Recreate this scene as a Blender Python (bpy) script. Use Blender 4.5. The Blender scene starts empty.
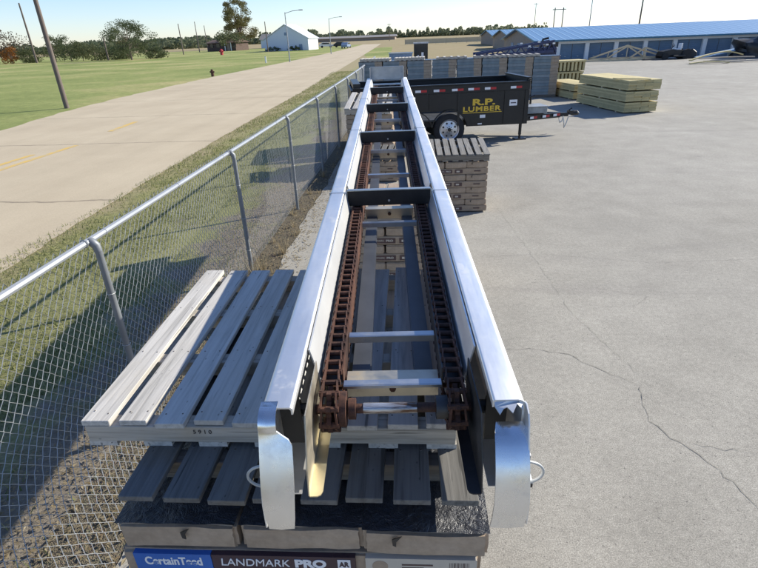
import bpy, bmesh, math, random
from mathutils import Vector, Matrix, Euler
R = random.Random(7)
scene = bpy.context.scene
COL = scene.collection

# ------------------------------------------------------------------ materials
class NT:
    def __init__(s, name):
        s.m = bpy.data.materials.new(name); s.m.use_nodes = True
        s.t = s.m.node_tree; s.n = s.t.nodes; s.l = s.t.links
        s.b = s.n['Principled BSDF']
        s.co = s.n.new('ShaderNodeTexCoord')
    def noise(s, scale, detail=4, rough=.6, dist=0, vec=None, stretch=None):
        n = s.n.new('ShaderNodeTexNoise'); n.inputs['Scale'].default_value = scale
        n.inputs['Detail'].default_value = detail; n.inputs['Roughness'].default_value = rough
        n.inputs['Distortion'].default_value = dist
        v = vec or s.co.outputs['Object']
        if stretch:
            mp = s.n.new('ShaderNodeMapping'); mp.inputs['Scale'].default_value = stretch
            s.l.new(v, mp.inputs['Vector']); v = mp.outputs['Vector']
        s.l.new(v, n.inputs['Vector'])
        return n.outputs['Fac']
    def ramp(s, fac, stops):
        r = s.n.new('ShaderNodeValToRGB'); e = r.color_ramp.elements
        while len(e) < len(stops): e.new(.5)
        for k, (p, c) in enumerate(stops):
            e[k].position = p
            c = c if hasattr(c, '__len__') else (c, c, c)
            e[k].color = (c[0], c[1], c[2], 1)
        s.l.new(fac, r.inputs['Fac']); return r.outputs['Color']
    def mix(s, fac, a, b, mode='MIX'):
        x = s.n.new('ShaderNodeMix'); x.data_type = 'RGBA'; x.blend_type = mode
        for sock, v in ((x.inputs[0], fac), (x.inputs[6], a), (x.inputs[7], b)):
            if isinstance(v, (int, float)): sock.default_value = v
            elif isinstance(v, tuple): sock.default_value = (v[0], v[1], v[2], 1)
            else: s.l.new(v, sock)
        return x.outputs[2]
    def math(s, op, a, b=None):
        x = s.n.new('ShaderNodeMath'); x.operation = op
        for k, v in ((0, a), (1, b)):
            if v is None: continue
            if isinstance(v, (int, float)): x.inputs[k].default_value = v
            else: s.l.new(v, x.inputs[k])
        return x.outputs[0]
    def xyz(s, which):
        x = s.n.new('ShaderNodeSeparateXYZ'); s.l.new(s.co.outputs['Object'], x.inputs[0]); return x.outputs[which]
    def island(s):
        g = s.n.new('ShaderNodeNewGeometry'); return g.outputs['Random Per Island']
    def objrand(s):
        g = s.n.new('ShaderNodeObjectInfo'); return g.outputs['Random']
    def color(s, c):
        if isinstance(c, tuple): s.b.inputs['Base Color'].default_value = (c[0], c[1], c[2], 1)
        else: s.l.new(c, s.b.inputs['Base Color'])
    def rough(s, v):
        if isinstance(v, (int, float)): s.b.inputs['Roughness'].default_value = v
        else: s.l.new(v, s.b.inputs['Roughness'])
    def metal(s, v):
        if isinstance(v, (int, float)): s.b.inputs['Metallic'].default_value = v
        else: s.l.new(v, s.b.inputs['Metallic'])
    def bump(s, h, strength=.3, dist=.01):
        b = s.n.new('ShaderNodeBump'); b.inputs['Strength'].default_value = strength; b.inputs['Distance'].default_value = dist
        s.l.new(h, b.inputs['Height']); s.l.new(b.outputs['Normal'], s.b.inputs['Normal'])
    def spec(s, v): s.b.inputs['Specular IOR Level'].default_value = v

def plain(name, c, rough=.6, metal=0, var=.25, scale=6, bump=0, isl=0):
    n = NT(name); f = n.noise(scale, 5)
    lo = tuple(x * (1 - var) for x in c); hi = tuple(min(1, x * (1 + var)) for x in c)
    col = n.ramp(f, [(.3, lo), (.7, hi)])
    if isl:
        i = n.island(); col = n.mix(1, col, n.ramp(i, [(0, 1 - isl), (1, 1 + isl)]), 'MULTIPLY')
    n.color(col); n.rough(rough); n.metal(metal)
    if bump: n.bump(n.noise(scale * 8, 6), bump, .006)
    return n.m

M = {}
def wood(name, c, along=1, dark=.55, isl=.25, warm=None):
    n = NT(name)
    st = [30, 30, 30]; st[along] = 1.3
    grain = n.noise(1.6, 6, .65, .6, stretch=tuple(st))
    blot = n.noise(5, 4)
    a = tuple(x * dark for x in c); b = tuple(min(1, x * 1.18) for x in c)
    col = n.ramp(grain, [(.28, a), (.52, c), (.75, b)])
    w = warm or (c[0] * .9, c[1] * .75, c[2] * .55)
    col = n.mix(n.ramp(blot, [(.52, 0), (.78, .55)]), col, w)
    st2 = [46, 46, 46]; st2[along] = 2.2
    cr = n.noise(1.0, 3, .5, .3, stretch=tuple(st2))
    col = n.mix(n.ramp(cr, [(.66, 0), (.70, .75)]), col, tuple(x * .25 for x in c))
    vo = n.n.new('ShaderNodeTexVoronoi'); st3 = [1.6, 1.6, 1.6]; st3[along] = .8; mp_ = n.n.new('ShaderNodeMapping'); mp_.inputs['Scale'].default_value = tuple(4 * q for q in st3)
    n.l.new(n.co.outputs['Object'], mp_.inputs['Vector']); n.l.new(mp_.outputs['Vector'], vo.inputs['Vector'])
    col = n.mix(n.ramp(vo.outputs['Distance'], [(.03, .8), (.075, .35), (.10, 0)]), col, tuple(x * .3 for x in c))
    i = n.island()
    col = n.mix(1, col, n.ramp(i, [(0, 1 - isl), (.5, 1.0), (1, 1 + isl * .6)]), 'MULTIPLY')
    n.color(col); n.rough(.85); n.spec(.25); n.bump(grain, .5, .004); return n.m
M['wood_grey'] = wood('weathered_pallet_wood', (.50, .475, .43), 1, .62, .14, (.45, .41, .34))
M['wood_grey_x'] = wood('weathered_pallet_wood_cross', (.42, .38, .32), 0, .5, .2)
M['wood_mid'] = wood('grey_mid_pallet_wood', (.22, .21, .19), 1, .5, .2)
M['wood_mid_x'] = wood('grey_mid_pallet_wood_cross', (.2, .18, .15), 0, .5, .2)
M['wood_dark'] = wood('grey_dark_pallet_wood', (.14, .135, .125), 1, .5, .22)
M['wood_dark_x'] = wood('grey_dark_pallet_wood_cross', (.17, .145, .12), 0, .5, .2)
M['lumber_y'] = wood('green_treated_lumber', (.53, .45, .235), 1, .7, .2, (.40, .34, .17))
M['lumber_pale'] = wood('pale_lumber', (.55, .46, .31), 0, .7, .15)
M['nail'] = plain('nail_steel', (.05, .035, .03), .7)
M['stamp'] = plain('stamp_ink', (.06, .05, .045), .8)

def metalmat(name, c, r0=.22, r1=.5, var=.1, scr=1, dirt=.0, dirtc=(.3, .26, .2), mt=1.0):
    n = NT(name)
    f = n.noise(3, 6, .7); s = n.noise(10, 5, .7, .2, stretch=(1, .12, 1) if scr else None)
    col = n.ramp(f, [(.3, tuple(x * (1 - var) for x in c)), (.7, tuple(min(1, x * (1 + var)) for x in c))])
    d = n.noise(9, 8, .75)
    mask = n.ramp(d, [(.55, 0), (.72, dirt)])
    col = n.mix(mask, col, dirtc)
    n.color(col); n.rough(n.ramp(s, [(.3, r0), (.7, r1)]))
    n.metal(n.math('MULTIPLY', n.math('SUBTRACT', 1.0, mask), mt)); n.bump(s, .08, .002); return n.m
M['alu'] = metalmat('worn_aluminium', (.80, .80, .79), .36, .6, .08, 1, .8, (.60, .60, .58), .8)
M['alu_end'] = metalmat('polished_aluminium_end', (.80, .81, .82), .2, .36, .06, 1, .3, (.4, .36, .3))
M['alu_guard'] = plain('dull_aluminium_guard', (.66, .66, .64), .42, .45, .08, 5)
M['galv'] = metalmat('galvanised_steel', (.45, .47, .49), .35, .55, .2, 0, .5, (.22, .2, .17))
M['strip'] = plain('dull_return_strip', (.075, .08, .088), .5, .3, .25, 5)
M['galv_sunlit'] = metalmat('sunlit_stained_galvanised_steel', (.62, .56, .38), .35, .6, .2, 0, .6, (.22, .17, .1))  # yellow base paints sunlight on the left end flange, dirt mask over it
M['tanweb'] = metalmat('dirty_cross_channel_steel', (.55, .50, .40), .4, .65, .15, 0, .7, (.33, .26, .17))
M['darksteel'] = metalmat('dark_grimy_steel', (.10, .10, .10), .45, .7, .3, 0, .5, (.05, .04, .035))
M['flight'] = metalmat('black_greased_steel', (.045, .045, .048), .35, .6, .3, 0, .4, (.05, .04, .03))
M['flight_lip_lit'] = metalmat('lit_flight_edge', (.50, .53, .52), .35, .55, .15, 0, .4, (.2, .18, .15))  # lighter tone paints the light on each flight's top lip
n = NT('rusty_chain_steel'); f = n.noise(60, 5, .7); g = n.noise(7, 3)
n.color(n.mix(n.ramp(g, [(.35, 0), (.65, 1)]), n.ramp(f, [(.3, (.05, .024, .016)), (.6, (.16, .07, .042)), (.8, (.24, .12, .075))]),
              n.ramp(f, [(.3, (.025, .014, .012)), (.7, (.075, .038, .027))]))); n.rough(.75); n.metal(.35); n.bump(f, .4, .002); M['rust'] = n.m
n = NT('rubbed_shaft_steel'); f = n.noise(14, 5, .7, stretch=(.4, 6, 6))
n.color(n.ramp(f, [(.42, (.12, .07, .045)), (.56, (.62, .62, .62))])); n.metal(.8); n.rough(.4); M['shaft'] = n.m

M['fence'] = plain('galvanised_fence_pipe', (.31, .33, .355), .45, .25, .12, 4)
M['post'] = plain('galvanised_fence_post', (.19, .205, .22), .5, .25, .15, 4)
M['wire'] = plain('galvanised_wire', (.43, .44, .43), .5, .3, .12)
M['bark'] = plain('bark', (.13, .10, .08), .9, 0, .4, 4, .5)
M['pole_wood'] = wood('creosoted_pole_wood', (.17, .14, .12), 2, .6, 0)
M['pole_steel'] = plain('painted_lamp_steel', (.30, .32, .33), .5, .3)
def leaf(name, c, c2):
    n = NT(name); i = n.island()
    n.color(n.ramp(i, [(0, c), (.6, tuple((a + b) / 2 for a, b in zip(c, c2))), (1, c2)])); n.rough(.6); n.spec(.2)
    tr = n.n.new('ShaderNodeBsdfTranslucent'); n.l.new(n.b.inputs['Base Color'].links[0].from_socket, tr.inputs['Color'])
    mx = n.n.new('ShaderNodeMixShader'); mx.inputs[0].default_value = .5
    n.l.new(n.b.outputs[0], mx.inputs[1]); n.l.new(tr.outputs[0], mx.inputs[2])
    n.l.new(mx.outputs[0], n.n['Material Output'].inputs['Surface']); return n.m
M['leaf_dark'] = leaf('leaf_dark', (.08, .105, .045), (.18, .195, .10))
M['leaf_mid'] = leaf('leaf_mid', (.10, .125, .05), (.21, .21, .10))
M['leaf_far_hazed'] = leaf('leaf_far_hazed', (.13, .16, .085), (.24, .25, .14))  # paler greens paint distance haze into the far leaves
M['leaf_yel'] = leaf('leaf_yellow', (.13, .13, .05), (.26, .23, .09))
M['leaf_brown'] = leaf('leaf_brown', (.10, .075, .05), (.19, .14, .09))
M['leaf_orange'] = leaf('leaf_orange', (.30, .12, .03), (.42, .2, .06))
M['blade'] = leaf('grass_blade', (.10, .14, .04), (.40, .38, .17))
M['straw'] = leaf('dry_straw', (.26, .2, .11), (.45, .38, .25))

# grounds
n = NT('dry_field'); f = n.noise(.02, 6); g = n.noise(.4, 5)
n.color(n.mix(n.ramp(f, [(.45, 0), (.6, 1)]), n.ramp(g, [(.3, (.27, .22, .12)), (.7, (.36, .29, .17))]), n.ramp(g, [(.3, (.33, .26, .15)), (.7, (.27, .235, .12))])))
n.rough(.95); n.spec(.1); M['field'] = n.m
n = NT('mown_grass'); f = n.noise(.09, 6, .6); g = n.noise(2.2, 6, .7); h = n.noise(22, 4, .8)
base = n.ramp(f, [(.32, (.165, .205, .07)), (.50, (.25, .28, .105)), (.66, (.38, .345, .17))])
base = n.mix(.6, base, n.ramp(g, [(.3, (.35, .35, .3)), (.7, (.75, .72, .65))]), 'OVERLAY')
n.color(n.mix(.5, base, n.ramp(h, [(.3, .45), (.7, 1.4)]), 'MULTIPLY')); n.rough(.95); n.spec(.1); n.bump(h, .6, .05); M['grass'] = n.m
n = NT('verge_earth'); f = n.noise(1.1, 6, .65); h = n.noise(30, 6, .8); X = n.xyz(0)
gr = n.ramp(h, [(.3, (.17, .18, .07)), (.7, (.36, .34, .16))])
edge = n.math('ADD', n.math('MULTIPLY', n.math('ADD', X, 5.0), -.9), n.math('MULTIPLY', n.math('SUBTRACT', f, .5), 2.2))
gr = n.mix(n.ramp(edge, [(.1, 0), (.8, .8)]), gr, n.ramp(h, [(.3, (.24, .19, .11)), (.7, (.44, .37, .23))]))
di = n.ramp(h, [(.25, (.16, .13, .10)), (.55, (.26, .225, .175)), (.8, (.36, .32, .255))])
side = n.math('ADD', n.math('MULTIPLY', n.math('ADD', X, 3.75), .6), n.math('MULTIPLY', n.math('SUBTRACT', f, .5), 2.6))
n.color(n.mix(n.ramp(side, [(.25, 0), (.6, 1)]), gr, di)); n.rough(.95); n.spec(.1); n.bump(h, .8, .03); M['verge'] = n.m
n = NT('gravel_and_soil'); f = n.noise(2.5, 6, .7); h = n.noise(45, 6, .8)
v = n.n.new('ShaderNodeTexVoronoi'); v.inputs['Scale'].default_value = 120; n.l.new(n.co.outputs['Object'], v.inputs['Vector'])
n.color(n.mix(.5, n.ramp(h, [(.25, (.11, .10, .075)), (.55, (.215, .19, .145)), (.8, (.33, .30, .24))]), n.mix(n.ramp(f, [(.4, 0), (.65, 1)]), (.2, .17, .12), v.outputs['Color'], 'SOFT_LIGHT'), 'OVERLAY'))
n.rough(.95); n.spec(.15); n.bump(v.outputs['Distance'], .6, .02); M['gravel'] = n.m
n = NT('lot_pavement'); f = n.noise(.22, 5, .6); g = n.noise(1.6, 6, .65); h = n.noise(130, 3, .75); s = n.noise(.5, 5, .6, 1.5, stretch=(.25, 1.6, 1))
col = n.ramp(f, [(.3, (.288, .270, .230)), (.7, (.355, .336, .291))])
col = n.mix(.35, col, n.ramp(g, [(.3, .62), (.7, 1.25)]), 'MULTIPLY')
col = n.mix(n.ramp(s, [(.56, 0), (.74, .35)]), col, (.215, .20, .18))
v = n.n.new('ShaderNodeTexVoronoi'); v.inputs['Scale'].default_value = 95; n.l.new(n.co.outputs['Object'], v.inputs['Vector'])
col = n.mix(.6, col, n.ramp(h, [(.34, .42), (.5, 1.0), (.66, 1.75)]), 'MULTIPLY')
col = n.mix(.3, col, n.ramp(n.noise(24, 3, .6), [(.34, .7), (.5, 1), (.66, 1.35)]), 'MULTIPLY')
col = n.mix(n.ramp(n.noise(.45, 7, .7, .5), [(.5, 0), (.72, .35)]), col, (.23, .215, .185))
sp = n.ramp(n.noise(55, 2, .5), [(.66, 0), (.7, .75)])
col = n.mix(sp, col, (.12, .11, .10))
sp2 = n.ramp(n.noise(3.3, 3, .5), [(.70, 0), (.76, .3)])
col = n.mix(sp2, col, (.15, .14, .13))
n.color(col); n.rough(.9); n.spec(.2); n.bump(h, .5, .004); M['lot'] = n.m
n = NT('road_concrete'); f = n.noise(.3, 6, .65); g = n.noise(35, 4, .8); Y = n.xyz(1); X = n.xyz(0)
s = n.noise(.6, 5, .6, .4, stretch=(2.2, .05, 1))
col = n.ramp(f, [(.3, (.435, .36, .25)), (.7, (.52, .44, .31))])
col = n.mix(.5, col, n.ramp(s, [(.35, .9), (.65, 1.06)]), 'MULTIPLY')
col = n.mix(.4, col, n.ramp(g, [(.3, .75), (.7, 1.25)]), 'MULTIPLY')
yy = n.math('ADD', Y, n.math('MULTIPLY', n.noise(.9, 4), .35))
j = n.math('ABSOLUTE', n.math('SUBTRACT', n.math('FRACT', n.math('MULTIPLY', yy, 1 / 6.1)), .5))
col = n.mix(n.ramp(j, [(.0, .65), (.004, .5), (.006, 0)]), col, (.12, .10, .075))
n.color(col); n.rough(.9); n.spec(.2); n.bump(g, .3, .004); M['road'] = n.m
n = NT('worn_yellow_paint'); f = n.noise(3, 8, .75)
n.color(n.ramp(f, [(.38, (.45, .37, .22)), (.52, (.60, .40, .10))])); n.rough(.8); M['yellow'] = n.m
M['crack'] = plain('crack_dirt', (.235, .219, .19), .95, 0, .4, 30)

# goods
n = NT('shingle_wrapper_paper'); f = n.noise(7, 6, .65); g = n.noise(40, 4, .7)
n.color(n.mix(.35, n.ramp(f, [(.3, (.30, .225, .155)), (.7, (.40, .31, .225))]), n.ramp(g, [(.3, .6), (.7, 1.3)]), 'MULTIPLY')); n.rough(.6); n.bump(f, .35, .012); M['paper'] = n.m
n = NT('crinkled_dark_film'); f = n.noise(9, 6, .7, 1.5); g = n.noise(30, 4, .7, 2)
n.color(n.ramp(f, [(.35, (.02, .021, .026)), (.7, (.045, .045, .05))])); n.rough(.32); n.spec(.6); n.bump(n.mix(.35, f, g), .9, .02); M['film'] = n.m
M['print_blue'] = plain('print_blue', (.025, .12, .42), .5, 0, .1)
M['print_maroon'] = plain('print_dark_maroon', (.045, .022, .03), .5, 0, .15)
M['print_white'] = plain('print_white', (.75, .75, .75), .6, 0, .05)
M['print_cream'] = plain('print_cream', (.50, .45, .37), .6, 0, .08)
M['print_slate'] = plain('print_slate_blue', (.16, .205, .225), .5, 0, .2, 3, 0, .2)
M['print_brown'] = plain('print_dark_brown', (.085, .05, .045), .6, 0, .2)
M['strap'] = plain('strap_black', (.015, .015, .016), .4)
M['black_paint'] = metalmat('black_trailer_paint', (.009, .009, .0095), .35, .5, .3, 0, .2, (.035, .032, .03))
for nd in M['black_paint'].node_tree.nodes:
    if nd.type == 'BSDF_PRINCIPLED':
        for l in list(nd.inputs['Metallic'].links): M['black_paint'].node_tree.links.remove(l)
        nd.inputs['Metallic'].default_value = 0
M['bed_steel'] = plain('worn_bed_steel', (.09, .095, .10), .5, .5, .4, 3)
M['rubber'] = plain('tyre_rubber', (.022, .022, .023), .85, 0, .2, 20, .3)
M['rim'] = metalmat('silver_wheel', (.62, .63, .65), .35, .5, .08, 0)
M['gold'] = plain('gold_lettering', (.70, .46, .04), .5, 0, .05)
M['redtape'] = plain('red_tape', (.42, .02, .025), .4, 0, .1)
M['whitetape'] = plain('white_tape', (.75, .76, .78), .4, 0, .05)
M['white'] = plain('white_paint', (.78, .78, .77), .5, 0, .05)
M['navy'] = plain('navy_paint', (.02, .032, .10), .4, 0, .3)
M['tank'] = plain('light_grey_box_paint', (.45, .45, .45), .5)
M['wall_tan'] = plain('tan_brick_wall', (.30, .235, .18), .9, 0, .15, 3)
M['door_blue'] = plain('blue_roll_door', (.125, .195, .28), .55, 0, .08, 2)
M['door_blue2'] = plain('blue_grey_roll_door', (.14, .21, .29), .55, 0, .08, 2)
n = NT('blue_ribbed_roof'); Xc = n.xyz(0)
fr = n.math('FRACT', n.math('MULTIPLY', Xc, 1.35))
rib = n.ramp(fr, [(0, 0), (.05, 1), (.2, 1), (.26, 0)])
n.color(n.mix(rib, (.115, .225, .365), (.17, .29, .43))); n.rough(.4); n.bump(rib, .8, .05); M['roof_blue'] = n.m
M['trim_blue'] = plain('teal_eave_trim', (.045, .16, .24), .5)
M['barn_white'] = plain('white_steel_siding', (.62, .66, .72), .6, 0, .05)
M['brown_brick'] = plain('dark_brown_brick', (.10, .065, .05), .9, 0, .3, 3)
M['roof_grey'] = plain('grey_shingle_roof', (.20, .19, .18), .9)
M['dark_glass'] = plain('dark_glass', (.02, .025, .03), .1)
M['red'] = plain('red_paint', (.45, .03, .035), .5)
M['bluegrey'] = plain('blue_grey_panel', (.18, .25, .36), .5)
M['tarp_black'] = plain('black_plastic', (.012, .013, .014), .45, 0, .3, 5, .4)
M['sheet_blue'] = plain('pale_blue_sheet', (.25, .38, .55), .45)

# ------------------------------------------------------------------ geometry
class MB:
    def __init__(s): s.v = []; s.f = []; s.mi = []; s.cur = 0
    def add(s, vs, fs, T=None):
        o = len(s.v)
        for p in vs:
            p = Vector(p); s.v.append(T @ p if T else p)
        for f in fs: s.f.append([i + o for i in f]); s.mi.append(s.cur)
    def box(s, x0, x1, y0, y1, z0, z1, T=None):
        s.add([(x0, y0, z0), (x1, y0, z0), (x1, y1, z0), (x0, y1, z0), (x0, y0, z1), (x1, y0, z1), (x1, y1, z1), (x0, y1, z1)],
              [(0, 3, 2, 1), (4, 5, 6, 7), (0, 1, 5, 4), (1, 2, 6, 5), (2, 3, 7, 6), (3, 0, 4, 7)], T)
    def bar(s, p, q, w, h, up=(0, 0, 1)):
        p, q = Vector(p), Vector(q); d = (q - p); L = d.length; d.normalize(); up = Vector(up)
        if abs(d.dot(up)) > .95: up = Vector((0, 1, 0))
        x = d.cross(up).normalized(); z = x.cross(d)
        T = Matrix(((x.x, d.x, z.x, p.x), (x.y, d.y, z.y, p.y), (x.z, d.z, z.z, p.z), (0, 0, 0, 1)))
        s.box(-w / 2, w / 2, 0, L, -h / 2, h / 2, T)
    def tube(s, pts, r, n=8, caps=True, closed=False):
        pts = [Vector(p) for p in pts]; rr = r if isinstance(r, (list, tuple)) else [r] * len(pts)
        o = len(s.v); N = len(pts); prev = None
        for k, p in enumerate(pts):
            if closed: d = pts[(k + 1) % N] - pts[k - 1]
            else: d = pts[min(k + 1, N - 1)] - pts[max(k - 1, 0)]
            d.normalize()
            if prev is None:
                a = Vector((0, 0, 1)) if abs(d.z) < .9 else Vector((1, 0, 0))
                x = d.cross(a).normalized()
            else:
                x = (prev - d * prev.dot(d)).normalized()
            prev = x; y = d.cross(x)
            for j in range(n):
                a = 2 * math.pi * j / n
                s.v.append(p + (x * math.cos(a) + y * math.sin(a)) * rr[k])
        rng = N if closed else N - 1
        for k in range(rng):
            k2 = (k + 1) % N
            for j in range(n):
                j2 = (j + 1) % n
                s.f.append([o + k * n + j, o + k * n + j2, o + k2 * n + j2, o + k2 * n + j]); s.mi.append(s.cur)
        if caps and not closed:
            s.f.append([o + j for j in range(n)][::-1]); s.mi.append(s.cur)
            s.f.append([o + (N - 1) * n + j for j in range(n)]); s.mi.append(s.cur)
    def prism(s, poly, y0, y1, axis='y', T=None):
        """poly of 2D points swept along an axis: 'x' -> (y,z), 'y' -> (x,z), 'z' -> (x,y)"""
        def P(a, b, t): return {'x': (t, a, b), 'y': (a, t, b), 'z': (a, b, t)}[axis]
        N = len(poly)
        s.add([P(a, b, y0) for a, b in poly] + [P(a, b, y1) for a, b in poly],
              [list(range(N))[::-1], list(range(N, 2 * N))] + [(k, (k + 1) % N, N + (k + 1) % N, N + k) for k in range(N)], T)
    def strip(s, path, x0, x1, th, T=None):
        """sheet bent along a (y,z) path, between x0 and x1, thickness th"""
        nrm = []
        for k in range(len(path)):
            a = Vector(path[max(k - 1, 0)]); b = Vector(path[min(k + 1, len(path) - 1)]); d = (b - a).normalized()
            nrm.append(Vector((-d.y, d.x)))
        low = [(p[0] - q.x * th, p[1] - q.y * th) for p, q in zip(path, nrm)]
        N = len(path); vs = []
        for x in (x0, x1):
            vs += [(x, a, b) for a, b in path] + [(x, a, b) for a, b in low]
        fs = []
        for k in range(N - 1):
            fs += [(k, k + 1, 2 * N + k + 1, 2 * N + k), (N + k, 3 * N + k, 3 * N + k + 1, N + k + 1),
                   (k, N + k, N + k + 1, k + 1), (2 * N + k, 2 * N + k + 1, 3 * N + k + 1, 3 * N + k)]
        fs += [(0, 2 * N, 3 * N, N), (N - 1, 2 * N - 1, 4 * N - 1, 3 * N - 1)]
        s.add(vs, fs, T)
    def build(s, name, mats, parent=None, loc=None, rot=None, smooth=False, bevel=0, seg=1, fix=True):
        me = bpy.data.meshes.new(name); me.from_pydata([tuple(v) for v in s.v], [], s.f)
        if not isinstance(mats, (list, tuple)): mats = [mats]
        for m in mats: me.materials.append(m)
        me.polygons.foreach_set('material_index', s.mi)
        if fix or bevel:
            bm = bmesh.new(); bm.from_mesh(me)
            if bevel:
                es = [e for e in bm.edges if len(e.link_faces) == 2 and e.calc_face_angle(0) > .6]
                bmesh.ops.bevel(bm, geom=es, offset=bevel, segments=seg, affect='EDGES', clamp_overlap=True)
            if fix: bmesh.ops.recalc_face_normals(bm, faces=bm.faces)
            bm.to_mesh(me); bm.free()
        if smooth:
            me.polygons.foreach_set('use_smooth', [True] * len(me.polygons))
            try: me.set_sharp_from_angle(angle=math.radians(38))
            except Exception: pass
        me.update()
        o = bpy.data.objects.new(name, me); COL.objects.link(o)
        if parent: o.parent = parent
        if loc: o.location = loc
        if rot: o.rotation_euler = rot
        return o

def build_each(b, name, mats, parent, **kw):
    """every separate piece collected in b becomes an object of its own"""
    par = list(range(len(b.v)))
    def find(i):
        while par[i] != i: par[i] = par[par[i]]; i = par[i]
        return i
    for f in b.f:
        for q in f[1:]: par[find(q)] = find(f[0])
    groups = {}
    for f, mi in zip(b.f, b.mi): groups.setdefault(find(f[0]), []).append((f, mi))
    for g in groups.values():
        n_ = MB(); ids = sorted({i for f, _ in g for i in f}); mp = {i: k for k, i in enumerate(ids)}
        n_.v = [b.v[i] for i in ids]; n_.f = [[mp[i] for i in f] for f, _ in g]; n_.mi = [m for _, m in g]
        n_.build(name, mats, parent, **kw)
def tag(o, label=None, cat=None, group=None, kind=None):
    if label: o['label'] = label
    if cat: o['category'] = cat
    if group: o['group'] = group
    if kind: o['kind'] = kind
    return o
def thing(name, label, cat, loc=(0, 0, 0), rot=(0, 0, 0), group=None):
    o = bpy.data.objects.new(name, None); COL.objects.link(o); o.location = loc; o.rotation_euler = rot
    o.empty_display_size = .1
    return tag(o, label, cat, group)
def copy_tree(o, parent=None):
    c = o.copy(); COL.objects.link(c); c.parent = parent
    for ch in list(o.children): copy_tree(ch, c)
    return c
def text(body, size, mat, parent, name='lettering', loc=(0, 0, 0), rot=(math.pi / 2, 0, 0), bold=.0, xs=1.0, width=None, shear=0, sp=1.0):
    cu = bpy.data.curves.new(name, 'FONT'); cu.body = body; cu.size = size; cu.offset = bold; cu.extrude = .0008
    cu.shear = shear; cu.align_x = 'LEFT'; cu.space_character = sp
    t = bpy.data.objects.new(name + '_curve', cu); COL.objects.link(t)
    dg = bpy.context.evaluated_depsgraph_get(); me = bpy.data.meshes.new_from_object(t.evaluated_get(dg))
    bpy.data.objects.remove(t); bpy.data.curves.remove(cu)
    if width:
        xsx = [v.co.x for v in me.vertices]; w = max(xsx) - min(xsx); x0 = min(xsx)
        for v in me.vertices: v.co.x = (v.co.x - x0) * width / w
    me.materials.clear(); me.materials.append(mat)
    o = bpy.data.objects.new(name, me); COL.objects.link(o); o.parent = parent; o.location = loc; o.rotation_euler = rot
    return o
def struct(name, verts, faces, mat, z=None):
    b = MB(); b.add(verts, faces); o = b.build(name, mat, fix=False); o['kind'] = 'structure'; return o

# ------------------------------------------------------------------ ground
def sheet(name, pts, mat, z):
    return struct(name, [(x, y, z) for x, y in pts], [list(range(len(pts)))], mat)
sheet('ground', [(-4000, -300), (4000, -300), (4000, 6000), (-4000, 6000)], M['field'], -.03)
redge = [(-5.45, -40), (-5.45, 5.7), (-5.62, 7.5), (-5.77, 10.1), (-5.9, 13.7), (-6.1, 19.2), (-6.27, 29), (-6.9, 50), (-8.3, 90), (-10.2, 141), (-13, 215)]
ledge = [(-13.6, -40), (-14.6, 12), (-15.3, 18), (-16.2, 23.3), (-16.9, 30), (-17.2, 38), (-17.3, 46), (-17.2, 58), (-16.9, 90), (-17.2, 131), (-20, 215)]
def rough_edge(P, amp, step=.5, far=45):
    out = []
    for (a, c) in zip(P, P[1:]):
        n_ = max(1, int((c[1] - a[1]) / step)) if a[1] < far and c[1] > -5 else 1
        for k in range(n_):
            t = k / n_; out.append((a[0] + (c[0] - a[0]) * t + R.uniform(-amp, amp), a[1] + (c[1] - a[1]) * t))
    out.append(P[-1]); return out
def band2(name, L, Rr, mat, z):
    pts = [(x, y, z) for x, y in L] + [(x, y, z) for x, y in reversed(Rr)]
    return struct(name, pts, [list(range(len(pts)))], mat)
def band(name, L, Rr, mat, z, rows=None):
    vs = [(x, y, z) for x, y in L] + [(x, y, z) for x, y in Rr]; N = len(L)
    return struct(name, vs, [(k, N + k, N + k + 1, k + 1) for k in range(N - 1)], mat)
band2('road', rough_edge(ledge, .12, .8), rough_edge(redge, .035, .3, 25), M['road'], -.004)
band('grass_field', [(-420, y) for _, y in ledge], [(x + .3, y) for x, y in ledge], M['grass'], -.016)
band('verge', [(x - .25, y) for x, y in redge[:9]], [(-2.02, y) if y < 33 else (-1.0, y) for _, y in redge[:9]], M['verge'], -.012)
sheet('gravel_strip', [(-2.2, -8), (-1.55, -8), (-1.6, 3), (-1.75, 8), (-1.8, 34), (-2.2, 34)], M['gravel'], -.008)
lotp = [(-1.62, -12), (140, -12), (140, 62), (30, 72), (2.5, 66), (-.2, 52), (-1.5, 34), (-1.82, 20)]
e = [(-1.82, 20)]
y = 20
while y > -12:
    y -= .35; e.append((-1.72 - .05 * (y > 5) + R.uniform(-.05, .05), y))
sheet('lot_pavement', e + [(140, -12), (140, 62), (30, 72), (2.5, 66), (-.2, 52), (-1.5, 34)], M['lot'], 0)
sheet('grass_shoulder', [(-8.3, 90), (-1.6, 34.5), (-1.9, 52), (-3.6, 80), (-6, 150), (-10, 141)], M['grass'], -.006)
# road paint
b = MB()
for x0, x1, y0, y1, w in ((-10.32, -10.2, -20, 14.9, .17), (-10.80, -10.66, -20, 13.6, .17), (-10.55, -10.75, 17.4, 19.6, .2)):
    b.add([(x0 - w / 2, y0, 0), (x0 + w / 2, y0, 0), (x1 + w / 2, y1, 0), (x1 - w / 2, y1, 0)], [(0, 1, 2, 3)])
o = b.build('road_marking', M['yellow'], fix=False); o['kind'] = 'structure'
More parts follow.
